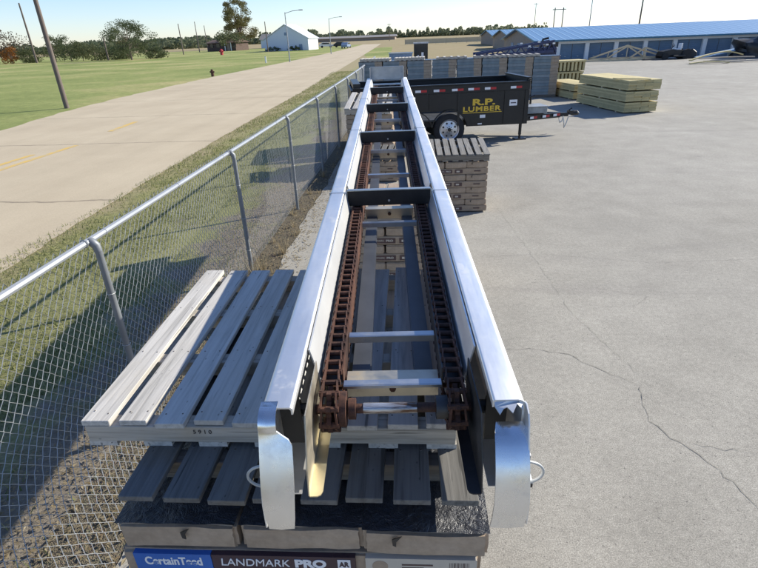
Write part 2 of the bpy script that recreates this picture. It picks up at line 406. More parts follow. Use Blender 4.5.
# cracks in the lot
def crack(name, pts, w):
    b = MB(); P = []
    for (a, c) in zip(pts, pts[1:]):
        n_ = max(2, int((Vector(c) - Vector(a)).length / .05))
        for k in range(n_):
            t = k / n_; P.append((a[0] + (c[0] - a[0]) * t + R.uniform(-.015, .015), a[1] + (c[1] - a[1]) * t + R.uniform(-.015, .015)))
    P.append(pts[-1])
    L = []; Rr = []
    for k, p in enumerate(P):
        q = Vector(P[min(k + 1, len(P) - 1)]) - Vector(P[max(k - 1, 0)]); q.normalize()
        ww = w * R.uniform(.15, 1.1) * .34
        L.append((p[0] - q.y * ww, p[1] + q.x * ww, .004)); Rr.append((p[0] + q.y * ww, p[1] - q.x * ww, .004))
    N = len(P); b.add(L + Rr, [(k, N + k, N + k + 1, k + 1) for k in range(N - 1)])
    o = b.build(name, M['crack'], fix=False); o['kind'] = 'structure'
crack('pavement_crack', [(.7, 3.95), (1.05, 3.97), (1.37, 3.87), (1.6, 3.62), (1.81, 3.45), (1.74, 3.2), (1.72, 3.03), (1.8, 2.85), (1.91, 2.69), (2.0, 2.45), (2.05, 2.28), (2.1, 1.9)], .010)
crack('pavement_crack', [(1.82, 2.83), (2.1, 2.74), (2.5, 2.72), (3.1, 2.8)], .006)
crack('pavement_crack', [(1.9, 3.42), (1.6, 4.6), (1.5, 6.2), (1.3, 8.8)], .005)
crack('pavement_crack', [(.6, 6.05), (1.6, 6.2), (2.9, 5.9), (4.5, 6.0), (7, 5.8)], .006)
crack('pavement_crack', [(2.0, 5.2), (2.5, 5.0), (2.3, 4.8)], .006)

# grass and litter close to the fence
b = MB()
def blade(x, y, h, w, lean, z=-.012):
    a = R.uniform(0, 6.28); c, s_ = math.cos(a), math.sin(a); l = lean * h
    b.add([(x - c * w, y - s_ * w, z), (x + c * w, y + s_ * w, z), (x - s_ * l + R.uniform(-.01, .01), y + c * l, z + h)], [(0, 1, 2)])
for k in range(115000):
    y = 1.2 + 46 * R.random() ** 2.2; x = -5.8 + 3.7 * R.random() - (.0006 * y * y if y > 10 else 0)
    clump = math.sin(x * 5.1 + y * 1.3) * math.sin(y * 3.7 - x * 2.1) + math.sin(x * 2.3 - y * .9)
    if x > -3.3 + .25 * clump and R.random() < .86 - .1 * clump: continue
    if R.random() < .25: continue
    if clump < -.4 and R.random() < .6: continue
    blade(x, y, R.uniform(.025, .075), R.uniform(.003, .006) * (1 + y * .03), R.uniform(.2, 1.3))
tag(b.build('grass', M['blade'], fix=False), kind='stuff')
b = MB()
for k in range(11000):
    y = .6 + 11 * R.random() ** 1.3; x = -3.1 + 1.5 * R.random() + (.2 * R.random())
    z = .002 + R.uniform(0, .012); a = R.uniform(0, 6.28); l = R.uniform(.008, .028); w = R.uniform(.002, .012)
    c, s_ = math.cos(a), math.sin(a); t = R.uniform(-.01, .01)
    b.add([(x - c * l, y - s_ * l, z), (x - s_ * w, y + c * w, z + abs(t)), (x + c * l, y + s_ * l, z + .004), (x + s_ * w, y - c * w, z + abs(t) * .5)], [(0, 1, 2, 3)])
tag(b.build('leaf_litter', M['straw'], fix=False), kind='stuff')
b = MB()
def weed(x, y, n_, h):
    for k in range(n_):
        a = R.uniform(0, 6.28); rr = R.uniform(0, .05); hh = h * R.uniform(.4, 1); l = R.uniform(.1, .55) * hh
        x0, y0 = x + rr * math.cos(a), y + rr * math.sin(a)
        px, py = -math.sin(a) * .004, math.cos(a) * .004
        b.add([(x0 - px, y0 - py, -.01), (x0 + px, y0 + py, -.01), (x0 + math.cos(a) * l, y0 + math.sin(a) * l, hh)], [(0, 1, 2)])
wds = [(-1.98, 5.55, 26, .34), (-1.95, 5.75, 22, .36), (-1.8, 6.3, 18, .33), (-1.75, 5.85, 10, .12), (-1.8, 7.0, 20, .1), (-2.05, 8.0, 30, .16), (-1.9, 7.4, 25, .12), (-2.0, 9.2, 30, .15), (-1.95, 10.5, 40, .2)]
for w in wds: weed(*w)
for k in range(60): weed(-1.85 + R.uniform(-.2, .12), R.uniform(3, 20), 8, R.uniform(.05, .14))
tag(b.build('dry_weeds', M['straw'], fix=False), kind='stuff')

# ------------------------------------------------------------------ chain link fence
FX = -2.07; FH = 1.52
fence = thing('chain_link_fence', 'grey galvanised chain link fence running beside the concrete road', 'fence', (FX, 0, 0))
posts = [2.87 + 2.7 * k for k in range(-1, 12)]
def fx(y): return 0 if y < 12 else -.00075 * (y - 12) ** 2
b = MB(); b.tube([(fx(y), y, FH) for y in [-1.5 + 1.0 * k for k in range(36)]], .021, 8)
for y in [-.4 + 1.15 * k for k in range(12)]: b.tube([(fx(y), y - .006, FH), (fx(y), y + .006, FH)], .0235, 8)
b.build('top_rail', M['fence'], fence, smooth=True)
for y in posts:
    b = MB(); b.tube([(fx(y) + .045, y, -.1), (fx(y) + .045, y, FH - .06)], .024, 10)
    b.tube([(fx(y) + .045, y, FH - .07), (fx(y) + .04, y, FH - .03), (fx(y) + .012, y, FH + .0), (fx(y), y, FH + .012)], [.026, .028, .028, .02], 10)
    o = b.build('post', M['post'], fence, smooth=True)
    b = MB()
    for z in (.35, .75, 1.15): b.tube([(fx(y) + .045 + .027 * math.cos(a), y + .027 * math.sin(a), z) for a in [k * 6.283 / 8 for k in range(8)]], .0022, 4, closed=True)
    b.tube([(fx(y) + .026 * math.cos(a), y - .05, FH + .026 * math.sin(a)) for a in [k * 6.283 / 10 for k in range(10)]], .004, 4, closed=True)
    build_each(b, 'tie', M['wire'], o)
# woven wires: every wire is a zigzag running up the fence
b = MB(); vs = []; fs = []
PW = .033; Y0, Y1 = -1.3, 33.0; nseg = int((FH - .05) / .036); sh = (FH - .045) / nseg; wr = .0021
nw = int((Y1 - Y0) / PW)
def wire(y0, flip, n_=3):
    fac = 1.0 if y0 < 5 else (.78 if y0 < 12 else .85)
    o = len(vs); y = y0
    for k in range(nseg + 2):
        z = .045 + k * sh + R.uniform(-.002, .002); yy = y + (PW * 1.03 if (k % 2) ^ flip else -PW * .03) + R.uniform(-.002, .002)
        fl = max(0, min(1, (4.2 - y0) / 2.6)); xx = fx(yy) - .014 + .5 * fl * fl * max(0, 1 - z / .75) ** 2 + (.0022 if k % 2 else -.0022)
        if k == nseg + 1: z = FH + .045
        for j in range(3):
            a = 2.094 * j
            vs.append((xx + wr * fac * math.cos(a), yy + wr * fac * math.sin(a), z))
        if k:
            for j in range(3):
                q = (j + 1) % 3; fs.append((o + (k - 1) * 3 + j, o + (k - 1) * 3 + q, o + k * 3 + q, o + k * 3 + j))
for k in range(nw): wire(Y0 + k * PW, k % 2)
b.v = [Vector(v) for v in vs]; b.f = [list(f) for f in fs]; b.mi = [0] * len(fs)
b.build('wire_mesh', M['wire'], fence, fix=False)

# ------------------------------------------------------------------ pallets
def make_pallet(name, label, W, D, nb, bw, loc, rot=(0, 0, 0), hs=.088, mat='wood_grey', nst=3, stamp=None, group='wooden pallets', bottom=True, skip=(), inset=0):
    """boards run along local y; stringers along x. origin at the lower front left corner"""
    t = thing(name, label, 'pallet', loc, rot, group)
    dk = M[mat]; sx = M[mat + '_x']
    b = MB(); th = .018; pitch = (W - bw) / (nb - 1)
    ys = [.02 + inset + (D - .08 - inset) * k / (nst - 1) for k in range(nst)]
    zb = .018 if bottom else 0
    for k in range(nb):
        if k in skip: continue
        x0 = k * pitch + R.uniform(-.003, .003); e0 = R.uniform(-.012, .01); e1 = R.uniform(-.015, .015); dz = R.uniform(.0012, .004)
        T = Matrix.Translation((x0, e0, zb + hs + dz)) @ Matrix.Rotation(R.uniform(-.009, .009), 4, 'Z') @ Matrix.Rotation(R.uniform(-.012, .012), 4, 'Y')
        b.cur = 0; b.box(0, bw * R.uniform(.94, 1.04), 0, D + e1 - e0, 0, th, T)
        b.cur = 1
        for yy in ys:
            for dx in (.18, .8):
                x = bw * dx + R.uniform(-.004, .004); y = yy + .02 + R.uniform(-.006, .006)
                b.tube([(x0 + x, y, zb + hs + th + dz - .002), (x0 + x, y, zb + hs + th + dz + .0012)], .0045, 6)
    b.build('deck', [dk, M['nail']], t, bevel=.0015)
    for k, yy in enumerate(ys):
        b = MB(); b.box(.003, W - .003, yy - .02 + .002, yy + .036, zb, zb + hs - .0005); s_ = b.build('stringer', sx, t, bevel=.002)
        if k == 0 and stamp:
            text(stamp, .02, M['stamp'], s_, 'stamp', (W * .30, yy - .02 + .0012, zb + .034))
    if bottom:
        b = MB()
        for x in [(W - bw) * q / 6 for q in range(7)]:
            b.box(x, x + bw, .004, D - .004, 0, zb - .0005)
        b.build('bottom_deck', dk, t)
    return t

# ------------------------------------------------------------------ shingle bundles
BW, BD, BH = 1.02, .34, .1
def pillow(b, x0, x1, y0, y1, z0, z1, nx=6, ny=6, amp=.004, r=.012, seed=1):
    rr = random.Random(seed); bm = bmesh.new()
    bmesh.ops.create_cube(bm, size=1)
    for v in bm.verts: v.co = Vector((x0 if v.co.x < 0 else x1, y0 if v.co.y < 0 else y1, z0 if v.co.z < 0 else z1))
    bmesh.ops.bevel(bm, geom=list(bm.edges), offset=r, segments=2, affect='EDGES')
    bmesh.ops.subdivide_edges(bm, edges=[e for e in bm.edges if e.calc_length() > .05], cuts=nx, use_grid_fill=True)
    for v in bm.verts:
        v.co += Vector((rr.uniform(-amp, amp) * .5, rr.uniform(-amp, amp) * .6, rr.uniform(-amp, amp) * .6 + amp * math.sin(v.co.x * 17 + v.co.y * 11 + seed)))
    o = len(b.v); bm.verts.ensure_lookup_table(); bm.verts.index_update()
    for v in bm.verts: b.v.append(v.co.copy())
    for f in bm.faces: b.f.append([o + v.index for v in f.verts]); b.mi.append(b.cur)
    bm.free()
def make_long(seed=1, detail=1):
    t = bpy.data.objects.new('shingle_bundle', None); COL.objects.link(t)
    b = MB(); pillow(b, .004, BW - .004, .004, BD - .004, .002, BH - .003, 5, 5, .0025, .008, seed); b.build('wrapper', M['paper'], t, smooth=True)
    def panel(nm, x0, x1, z0, z1, m, dy=0):
        b = MB(); b.box(x0, x1, -.004 - dy, .012, z0, z1); return b.build(nm, m, t)
    pb = panel('blue_label', .042, .265, .010, .093, M['print_blue'])
    pm = panel('maroon_label', .267, .672, .010, .093, M['print_maroon'])
    pp = panel('cream_label', .70, 1.004, .010, .093, M['print_cream'])
    text('CertainTeed', .044, M['print_white'], pb, 'lettering', (.072, -.0046, .05), bold=.0012, width=.165)
    text('LANDMARK', .042, M['print_white'], pm, 'lettering', (.292, -.0046, .051), width=.195, shear=.12)
    text('PRO', .042, M['print_white'], pm, 'lettering', (.502, -.0046, .051), bold=.0022, width=.088)
    b = MB(); b.box(.622, .658, -.0048, .0, .048, .084); bx_ = b.build('emblem', M['print_white'], pm)
    text('AR', .028, M['print_maroon'], bx_, 'lettering', (.626, -.0054, .056), bold=.0008, width=.028)
    b = MB(); b.box(.30, .60, -.0046, 0, .026, .030); b.box(.30, .53, -.0046, 0, .017, .021); b.build('fine_print', M['print_white'], pm)
    b = MB(); b.box(.80, .885, -.0046, 0, .066, .072); b.box(.80, .86, -.0046, 0, .056, .059); b.build('fine_print', M['print_brown'], pp)
    b = MB(); b.cur = 0
    for k in range(14): b.box(.93 + k * .004, .93 + k * .004 + R.choice((.001, .0018, .0024)), -.0046, 0, .055, .08)
    b.build('bar_code', M['print_maroon'], pp)
    b = MB(); b.tube([(.74, -.0046, .062), (.74, -.002, .062)], .022, 20); b.build('seal', M['paper'], pp)
    return t
def make_end(seed=2, dark=0):
    t = bpy.data.objects.new('shingle_bundle', None); COL.objects.link(t)
    b = MB(); pillow(b, .003, BD - .003, .004, BW - .004, .002, BH - .003, 5, 8, .003, .010, seed); b.build('wrapper', M['paper'], t, smooth=True)
    # torn black tape hanging over the end
    if seed != 9:
        rr = random.Random(seed); x = rr.uniform(.06, .26); b = MB()
        P_ = [(x, 1, .078), (x + .02, 1, .088), (x + .028, 1, .093), (x + .012, 1, .07), (x + rr.uniform(-.01, .02), 1, .05), (x + .002, 1, .055)]
        b.add([(p, -.005, q) for p, _, q in P_] + [(p, -.003, q) for p, _, q in P_], [(0, 1, 2, 3), (0, 3, 4, 5), (9, 8, 7, 6), (11, 10, 9, 6)])
        b.build('torn_tape', M['strap'], t)
    return t
def make_mid(seed=1):
    t = bpy.data.objects.new('shingle_bundle', None); COL.objects.link(t)
    b = MB(); pillow(b, .004, BW - .004, .004, BD - .004, .002, BH - .003, 5, 5, .003, .008, seed); b.build('wrapper', M['paper'], t, smooth=True)
    b = MB(); b.box(.16, .46, -.005, .012, .022, .078); pm = b.build('maroon_label', M['print_brown'], t)
    b = MB(); b.box(.50, .62, -.005, .012, .022, .078); p2 = b.build('maroon_label', M['print_brown'], t)
    text('LANDMARK', .03, M['print_cream'], pm, 'lettering', (.18, -.0056, .042), width=.16); text('PRO', .03, M['print_cream'], pm, 'lettering', (.36, -.0056, .042), bold=.0015, width=.075)
    b = MB(); b.box(.525, .575, -.0056, 0, .038, .062); b.build('emblem', M['print_cream'], p2)
    b = MB(); b.box(.80, .90, -.0045, .01, .045, .06); b.build('fine_print', M['print_brown'], t)
    return t
protoM = [make_mid(4), make_mid(12)]
protoL = [make_long(3), make_long(8)]; protoE = [make_end(5), make_end(9), make_end(14)]
used = set()
ORD = ['top', 'second', 'third', 'fourth', 'fifth', 'sixth', 'seventh', 'eighth', 'ninth', 'tenth', 'eleventh', 'twelfth', 'thirteenth', 'fourteenth']
def place(protos, k, loc, rz):
    p = protos[k % len(protos)]
    if p.name not in used: used.add(p.name); o = p
    else: o = copy_tree(p)
    o.location = loc; o.rotation_euler = (0, 0, rz); return o
def stack(x, y, z0, nl, rz, where, group, first='end', film=False):
    """layers alternate: three bundles end on / bundles lengthwise with print; (x,y) front left corner"""
    c, s_ = math.cos(rz), math.sin(rz)
    for L in range(nl):
        fromtop = nl - 1 - L; endon = (fromtop % 2 == 0) if first == 'end' else (fromtop % 2 == 1)
        z = z0 + L * BH
        for k in range(3):
            if not endon and k == 1 and L < nl - 1: continue
            jx, jy, jr = R.uniform(-.012, .012), R.uniform(-.014, .008), R.uniform(-.016, .016)
            lx, ly = (k * BD, 0) if endon else (0, k * BD)
            lx += jx; ly += jy
            o = place(protoE if endon else (protoL if film else protoM), L * 3 + k, (x + c * lx - s_ * ly, y + s_ * lx + c * ly, z), rz + jr)
            pos = (['left', 'middle', 'right'] if endon else ['front', 'middle', 'back'])[k]
            if endon: lab = f'plain tan bundle end, {pos} one in {ORD[fromtop]} layer of {where}'
            else: lab = f'printed shingle bundle, {pos} one in {ORD[fromtop]} layer of {where}'
            tag(o, lab, 'shingle bundle', group)
            if film and fromtop == 0:
                f = MB(); nx, ny = 12, 26; vs = []
                rr = random.Random(k)
                for j in range(ny + 1):
                    for i in range(nx + 1):
                        u = i / nx; v = j / ny
                        zz = BH + .003 + .0012 * rr.random() + .004 * abs(math.sin(u * 9 + v * 5 + k))
                        vs.append((.002 + u * (BD - .004), .0 + v * (BW - .01), zz))
                f.add(vs, [(j * (nx + 1) + i, j * (nx + 1) + i + 1, (j + 1) * (nx + 1) + i + 1, (j + 1) * (nx + 1) + i) for j in range(ny) for i in range(nx)])
                f.build('wrap_film', M['film'], o, smooth=True, fix=False)
# stack A under the near end of the conveyor
SA = (-.835, .90)
stack(SA[0], SA[1], .045, 14, .012, 'stack under the near conveyor end', 'shingle bundles in the near stack', film=True)
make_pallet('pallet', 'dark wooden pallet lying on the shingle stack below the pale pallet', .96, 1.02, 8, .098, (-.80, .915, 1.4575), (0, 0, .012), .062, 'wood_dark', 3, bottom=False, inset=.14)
make_pallet('pallet', 'sunlit weathered grey pallet with wide gaps, left of the conveyor near the fence', 1.10, 1.06, 10, .086, (-.985, 1.095, 1.5395), (0, 0, .012), .058, 'wood_grey', 4, stamp='5 9 1 0')

# ------------------------------------------------------------------ conveyor
CV = thing('bundle_conveyor', 'long aluminium chain conveyor with two rusty chains resting on pallets', 'conveyor', (-.0515, .855, 1.713), (.0245, 0, .051))
LEN = 7.05; HW = .288; TOP = .19; FI = .218
def arc(cy, cz, r, a0, a1, n_=8): return [(cy + r * math.cos(math.radians(a0 + (a1 - a0) * k / n_)), cz + r * math.sin(math.radians(a0 + (a1 - a0) * k / n_))) for k in range(n_ + 1)]
th = .004
for sgn in (-1, 1):
    # profile: bottom flange, outer wall, rounded corner, top flange, down-turned lip
    out = [(.225, -.08), (.278, -.08)] + [(a, c) for a, c in arc(.278, -.07, .010, -90, 0, 3)] + [(a, c) for a, c in arc(.274, TOP - .014, .014, 0, 90, 4)] + [(FI + .006, TOP)] + [(a, c) for a, c in arc(FI + .006, TOP - .006, .006, 90, 180, 3)] + [(FI, TOP - .02)]
    inn = [(.225, th - .08), (.278, th - .08), (.284, -.068), (.284, TOP - .016), (.274, TOP - th), (FI + .008, TOP - th), (FI + th, TOP - .008), (FI + th, TOP - .02)]
    poly = [(sgn * a, c) for a, c in out + inn[::-1]]
    b = MB(); cuts = [.012, 1.62, 3.2, 5.15, LEN]
    b.prism(poly, cuts[0] + (.0 if sgn < 0 else .012), cuts[-1], 'y')
    o = b.build('side_rail', M['alu'], CV, smooth=True, fix=True)
    # splice seams and a few bolts on the rail
    b = MB()
    for yy in (1.55, 3.15, 4.9):
        b.box(.2125, .2902, yy, yy + .006, TOP - .012, TOP + .0015) if sgn > 0 else b.box(-.2902, -.2125, yy, yy + .006, TOP - .012, TOP + .0015)
    build_each(b, 'splice_seam', M['galv'], o)
    # inner guard, leaning inward, bright
    a0, a1 = FI - .003, FI - .029
    poly = [(sgn * a0, TOP - .008), (sgn * a1, .06), (sgn * (a1 - .004), .06), (sgn * (a0 - .004), TOP - .008)]
    b = MB()
    for y0, y1 in ((.24, 1.60), (1.70, 3.2), (3.26, 4.95), (5.0, LEN - .1)): b.prism(poly, y0, y1, 'y')
    b.build('side_guard', M['alu_guard'] if sgn < 0 else M['alu'], CV)
    b = MB()
    for yy in (.4, .95, 1.62, 2.3, 3.0, 3.9, 4.7):
        b.tube([(sgn * (a1 - .004), yy, .082), (sgn * (a1 - .016), yy, .082)], .009, 6)
    build_each(b, 'guard_bolt', M['darksteel'], CV)
    # chain guides either side of the chain
    for x0 in (.184, .133):
        b = MB(); x = sgn * x0
        b.box(x - .002, x + .002, .25, LEN - .2, .045, .108)
        b.box(x - .003, x + .003, .25, LEN - .2, .040, .0445)
        b.build('chain_guide', M['darksteel'] if x0 > .15 or sgn > 0 else M['rust'], CV)
    # slide bed under chain
    b = MB(); b.box(sgn * .158 - .026, sgn * .158 + .026, .25, LEN - .2, .068, .072); b.build('slide_bed', M['strap'], CV)
    # return strips below
    b = MB(); b.box(sgn * .092 - .026, sgn * .092 + .026, .34, LEN - .1, .014, .018); b.box(sgn * .064 - .0015, sgn * .064 + .0015, .34, LEN - .1, .0, .0139)
    b.build('return_strip', M['strip'], CV)
    # inner web of the rail end with its lower flange (left coloured sunlit, right dark as shaded), rounded at the front corner
    b = MB(); x = sgn * .197
    b.prism([(.03, .15), (-.02, .04), (-.035, -.032), (.235, -.032), (.235, .15)], x - .0015, x + .0015, 'x')
    ep = b.build('end_plate', M['tanweb'] if sgn < 0 else M['darksteel'], CV)
    b = MB(); q = sgn * .1955; r_ = sgn * .166
    b.prism([(q, .62), (q, -.036), (sgn * .178, -.036), (sgn * .170, -.032), (r_, -.022), (r_, .62)], -.034, -.031, 'z')
    b.build('bottom_flange', M['galv_sunlit'] if sgn < 0 else M['darksteel'], ep)
    b = MB(); b.box(min(sgn * .222, sgn * .272), max(sgn * .222, sgn * .272), .10, .106, .0, .168); b.build('shade_plate', M['strap'], CV)  # black plate added to darken the gap under the flange
    # handle loop
    b = MB(); b.tube([(sgn * (.288 + .042 * math.sin(a)), -.03, .028 + .033 * math.cos(a)) for a in [math.pi * k / 14 for k in range(15)]], .0033, 8)
    b.build('handle_loop', M['wire'], CV, smooth=True)
# end straps: the top flange runs over the end and down the front
def strap(sgn, path, w0, w1, tw=0):
    return path
b = MB()   # left, continuous outer half, notch on the inner half
pth = [(.03, TOP + .0005), (.012, TOP + .0005)] + arc(.012, TOP - .035, .0355, 90, 180, 7)
pass
pth2 = [(-.0235, TOP - .035), (-.026, .10), (-.03, 0), (-.03, -.08), (-.026, -.155)]
full = []
N = len(pth2)
vs = []; 
rows = [(-.0235, TOP - .035, -.2895, -.25), (-.026, TOP - .042, -.2895, -.241), (-.030, TOP - .052, -.2895, -.226), (-.036, TOP - .064, -.2895, -.2175), (-.058, .08, -.2895, -.216), (-.074, .04, -.2895, -.2165), (-.085, .0, -.288, -.218), (-.09, -.038, -.286, -.221), (-.088, -.072, -.283, -.226)]
def ribbon(b, rows, t_=.003):
    N = len(rows); vs = []
    for (y, z, x0, x1) in rows: vs += [(x0, y, z), ((x0 + x1) / 2, y - .0025, z), (x1, y, z)]
    for (y, z, x0, x1) in rows: vs += [(x0, y + t_, z), ((x0 + x1) / 2, y + t_, z), (x1, y + t_, z)]
    fs = []
    for k in range(N - 1):
        for j in (0, 1):
            a = k * 3 + j; fs += [(a, a + 3, a + 4, a + 1), (3 * N + a, 3 * N + a + 1, 3 * N + a + 4, 3 * N + a + 3)]
        a = k * 3; fs += [(a, 3 * N + a, 3 * N + a + 3, a + 3), (a + 2, a + 5, 3 * N + a + 5, 3 * N + a + 2)]
    fs += [(0, 1, 3 * N + 1, 3 * N), (1, 2, 3 * N + 2, 3 * N + 1)]
    e_ = 3 * (N - 1); fs += [(e_, 3 * N + e_, 3 * N + e_ + 1, e_ + 1), (e_ + 1, 3 * N + e_ + 1, 3 * N + e_ + 2, e_ + 2)]
    b.add(vs, fs)
rows = [(.03, TOP + .001, -.2895, -.252), (.012, TOP + .001, -.2895, -.252)] + [(p, q, -.2895, -.252 + .0003 * k) for k, (p, q) in enumerate(arc(.012, TOP - .035, .036, 78, 168, 6))] + rows
ribbon(b, rows)
o = b.build('end_strap', M['alu_end'], CV, smooth=True)
b = MB(); ribbon(b, [(.010, TOP - .052, .226, .286), (-.006, TOP - .055, .222, .288), (-.02, TOP - .063, .2185, .2895), (-.036, TOP - .078, .2175, .2895), (-.060, .072, .2165, .2895), (-.076, .034, .2155, .2895), (-.087, -.004, .2135, .288), (-.091, -.04, .211, .286), (-.089, -.075, .208, .283)])
o = b.build('end_strap', M['alu_end'], CV, smooth=True); tag(o, 'torn loose end strap reflecting blue sky')
for sgn in (-1, 1):      # outer skin beside the end
    b = MB(); x0, x1 = (.2875, .2905) if sgn > 0 else (-.2905, -.2875)
    b.prism([(.03, TOP - .01), (.012, TOP - .002), (-.008, TOP - .012), (-.021, TOP - .034), (-.038, .11), (-.072, .035), (-.083, -.005), (-.086, -.07), (-.05, -.07), (.03, -.03), (.03, .1)], x0, x1, 'x')
    b.build('end_skin', M['alu'], CV)
b = MB()   # ragged edge of the torn right flange
tornp = [(.222, .03, TOP - .003), (.222, .016, TOP - .012), (.231, .002, TOP - .022), (.240, .010, TOP - .012), (.247, .012, TOP - .010), (.258, .0, TOP - .016), (.270, .018, TOP - .006), (.282, .008, TOP - .016), (.285, .03, TOP - .010), (.264, .03, TOP)]
b.add(tornp + [(x, y + .001, z - .003) for x, y, z in tornp], [list(range(10)), list(range(10, 20))[::-1]] + [(k, (k + 1) % 10, 10 + (k + 1) % 10, 10 + k) for k in range(10)])
b.build('torn_edge', M['alu'], CV, fix=False)
for (yy, zz) in ((.10, -.03), (.06, -.078)):
    b = MB(); b.cur = 0; b.box(.2906, .334, yy - .03, yy + .03, zz, zz + .004); b.cur = 1; b.box(.2906, .332, yy - .034, yy - .0305, zz - .008, zz + .003)
    b.build('mounting_lug', [M['white'], M['strap']], CV)
# chains
def chain_path(s, yA, yB, r, zc):
    top = yB - yA; tot = 2 * top + 2 * math.pi * r; s %= tot
    if s < top: return (yA + s, zc + r, 0)
    s -= top
    if s < math.pi * r: a = s / r; return (yB + r * math.sin(a), zc + r * math.cos(a), -a)
    s -= math.pi * r
    if s < top: return (yB - s, zc - r, math.pi)
    s -= top; a = s / r
    return (yA - r * math.sin(a), zc - r * math.cos(a), math.pi - a)
SR, SZ, SY = .05, .058, .155
PITCH = .0435
tot = 2 * (LEN - .35) + 2 * math.pi * SR; NL = int(tot / PITCH); pitch = tot / NL
for sgn in (-1, 1):
    b = MB(); xc = sgn * .158
    for k in range(NL):
        y0, z0, a0 = chain_path(k * pitch, SY, SY + LEN - .35, SR, SZ); y1, z1, a1 = chain_path((k + 1) * pitch, SY, SY + LEN - .35, SR, SZ)
        w0, w1 = .0205, .0165
        for sd in (-1, 1):   # side bars are wider at one end, like offset links
            b.bar((xc + sd * w0, y0, z0), (xc + sd * w1, y1, z1), .0048, .0165)
        b.tube([(xc - w0 - .0045, y0, z0), (xc + w0 + .0045, y0, z0)], .0078, 7)
    b.build('drive_chain', M['rust'], CV, fix=False)
# sprockets, shafts
def sprocket(x, y, parent):
    b = MB(); pts = []; nt = 8
    for k in range(nt * 4):
        a = 2 * math.pi * k / (nt * 4); r = SR + (.008 if k % 4 in (0, 1) else -.010)
        pts.append((y + r * math.cos(a), SZ + r * math.sin(a)))
    b.prism(pts, x - .006, x + .006, 'x'); return b.build('sprocket', M['rust'], parent)
for yS in (SY, SY + LEN - .35):
    b = MB(); b.tube([(-.255, yS, SZ), (.255, yS, SZ)], .0125, 10)
    sh_ = b.build('shaft', M['rust'], CV, smooth=True)
    b = MB(); b.tube([(-.075, yS, SZ), (.06, yS, SZ)], .0142, 14); b.build('sleeve', M['shaft'], sh_, smooth=True)
    for sgn in (-1, 1):
        sprocket(sgn * .158, yS, sh_)
        b = MB(); b.tube([(sgn * .262, yS, SZ), (sgn * .236, yS, SZ), (sgn * .234, yS, SZ), (sgn * .205, yS, SZ)], [.026, .026, .017, .017], 8); b.build('bearing', M['darksteel'], sh_)
    b = MB(); b.tube([(-.135, yS, SZ), (-.117, yS, SZ)], .045, 18); b.tube([(-.112, yS, SZ), (-.094, yS, SZ)], .027, 14); b.build('hub', M['rust'], sh_, smooth=True)
    b = MB(); b.tube([(.137, yS, SZ), (.108, yS, SZ)], .03, 16); b.build('collar', M['darksteel'], sh_, smooth=True)
# cross bars and channels
for yy in (.205, .435, 1.39, 2.22, 2.88, 3.6, 4.15, 5.0, 5.5, 6.3):
    b = MB(); b.box(-.128, .128, yy, yy + .022, .089, .0925); b.box(-.128, .128, yy - .004, yy - .0005, .083 if yy < .3 else .07, .0925)
    b.build('cross_bar', M['galv'], CV, bevel=.001)
for yy in (.265, 1.68, 3.0, 3.75, 4.35, 5.2, 6.0):
    b = MB(); b.cur = 0; b.box(-.125, .125, yy, yy + .004, .004, .058); b.box(-.125, .125, yy + .0045, yy + .045, .054, .058); b.box(-.125, .125, yy + .0045, yy + .04, .004, .007)
    b.cur = 1; b.tube([(.0, yy - .008, .032), (.0, yy + .001, .032)], .009, 6)
    b.build('cross_channel', [M['tanweb'], M['rust']], CV)
# flights
for yy in (1.57, 3.03, 4.45, 5.85):
    b = MB(); b.cur = 0; b.box(-.203, .203, yy, yy + .006, .116, .19); b.box(-.18, -.13, yy + .0065, yy + .06, .118, .124); b.box(.13, .18, yy + .0065, yy + .06, .118, .124)
    b.cur = 1; b.box(-.205, .205, yy - .002, yy + .026, .1905, .195); b.box(-.209, -.2035, yy, yy + .024, .116, .19); b.box(.2035, .209, yy, yy + .024, .116, .19)
    b.cur = 2; b.tube([(.0, yy - .004, .14), (.0, yy + .0, .14)], .007, 6)
    b.build('flight', [M['flight'], M['flight_lip_lit'], M['galv']], CV, bevel=.0008)
# end hood at the far end
b = MB(); b.box(-.235, .235, LEN - .02, LEN - .014, .17, .335); b.box(-.24, .24, LEN - .035, LEN - .0, .3355, .342)
for sx in (-.24, .234): b.box(sx, sx + .006, LEN - .16, LEN + .02, .15, .335)
b.build('end_hood', M['galv'], CV, bevel=.001)
b = MB(); b.box(-.215, .215, LEN - .28, LEN - .1, .12, .126); b.build('discharge_plate', M['galv'], CV)
for sgn in (-1, 1):
    b = MB(); b.box(min(sgn * .273, sgn * .30), max(sgn * .273, sgn * .30), 4.85, 4.93, .12, .18); b.build('splice_bracket', M['white'], CV)

# ------------------------------------------------------------------ more stacks beneath / beside the conveyor
stack(-.67, 5.0, .02, 10, .01, 'stack below the conveyor middle', 'shingle bundles below the conveyor middle', first='end')
stack(.115, 7.94, .02, 8, .02, 'stack right of the conveyor', 'shingle bundles right of the conveyor')
make_pallet('pallet', 'pale slatted pallet tilted on the shingle stack right of the conveyor', 1.04, 1.06, 9, .088, (.10, 7.93, .832), (.05, .0, .0), .07, 'wood_mid', 3)
stack(-1.36, 9.95, .02, 4, -.03, 'low stack left of the conveyor', 'shingle bundles in the low left stack')
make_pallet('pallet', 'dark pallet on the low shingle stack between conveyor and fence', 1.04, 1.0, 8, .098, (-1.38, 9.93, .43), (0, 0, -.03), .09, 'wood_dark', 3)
stack(-1.50, 11.35, .02, 11, -.05, 'tall stack left of the conveyor', 'shingle bundles in the tall left stack')
make_pallet('pallet', 'white sunlit pallet tilted on the tall stack beside the fence', 1.0, 1.06, 6, .125, (-1.52, 11.3, 1.13), (.22, 0, -.08), .09, 'wood_grey', 3)

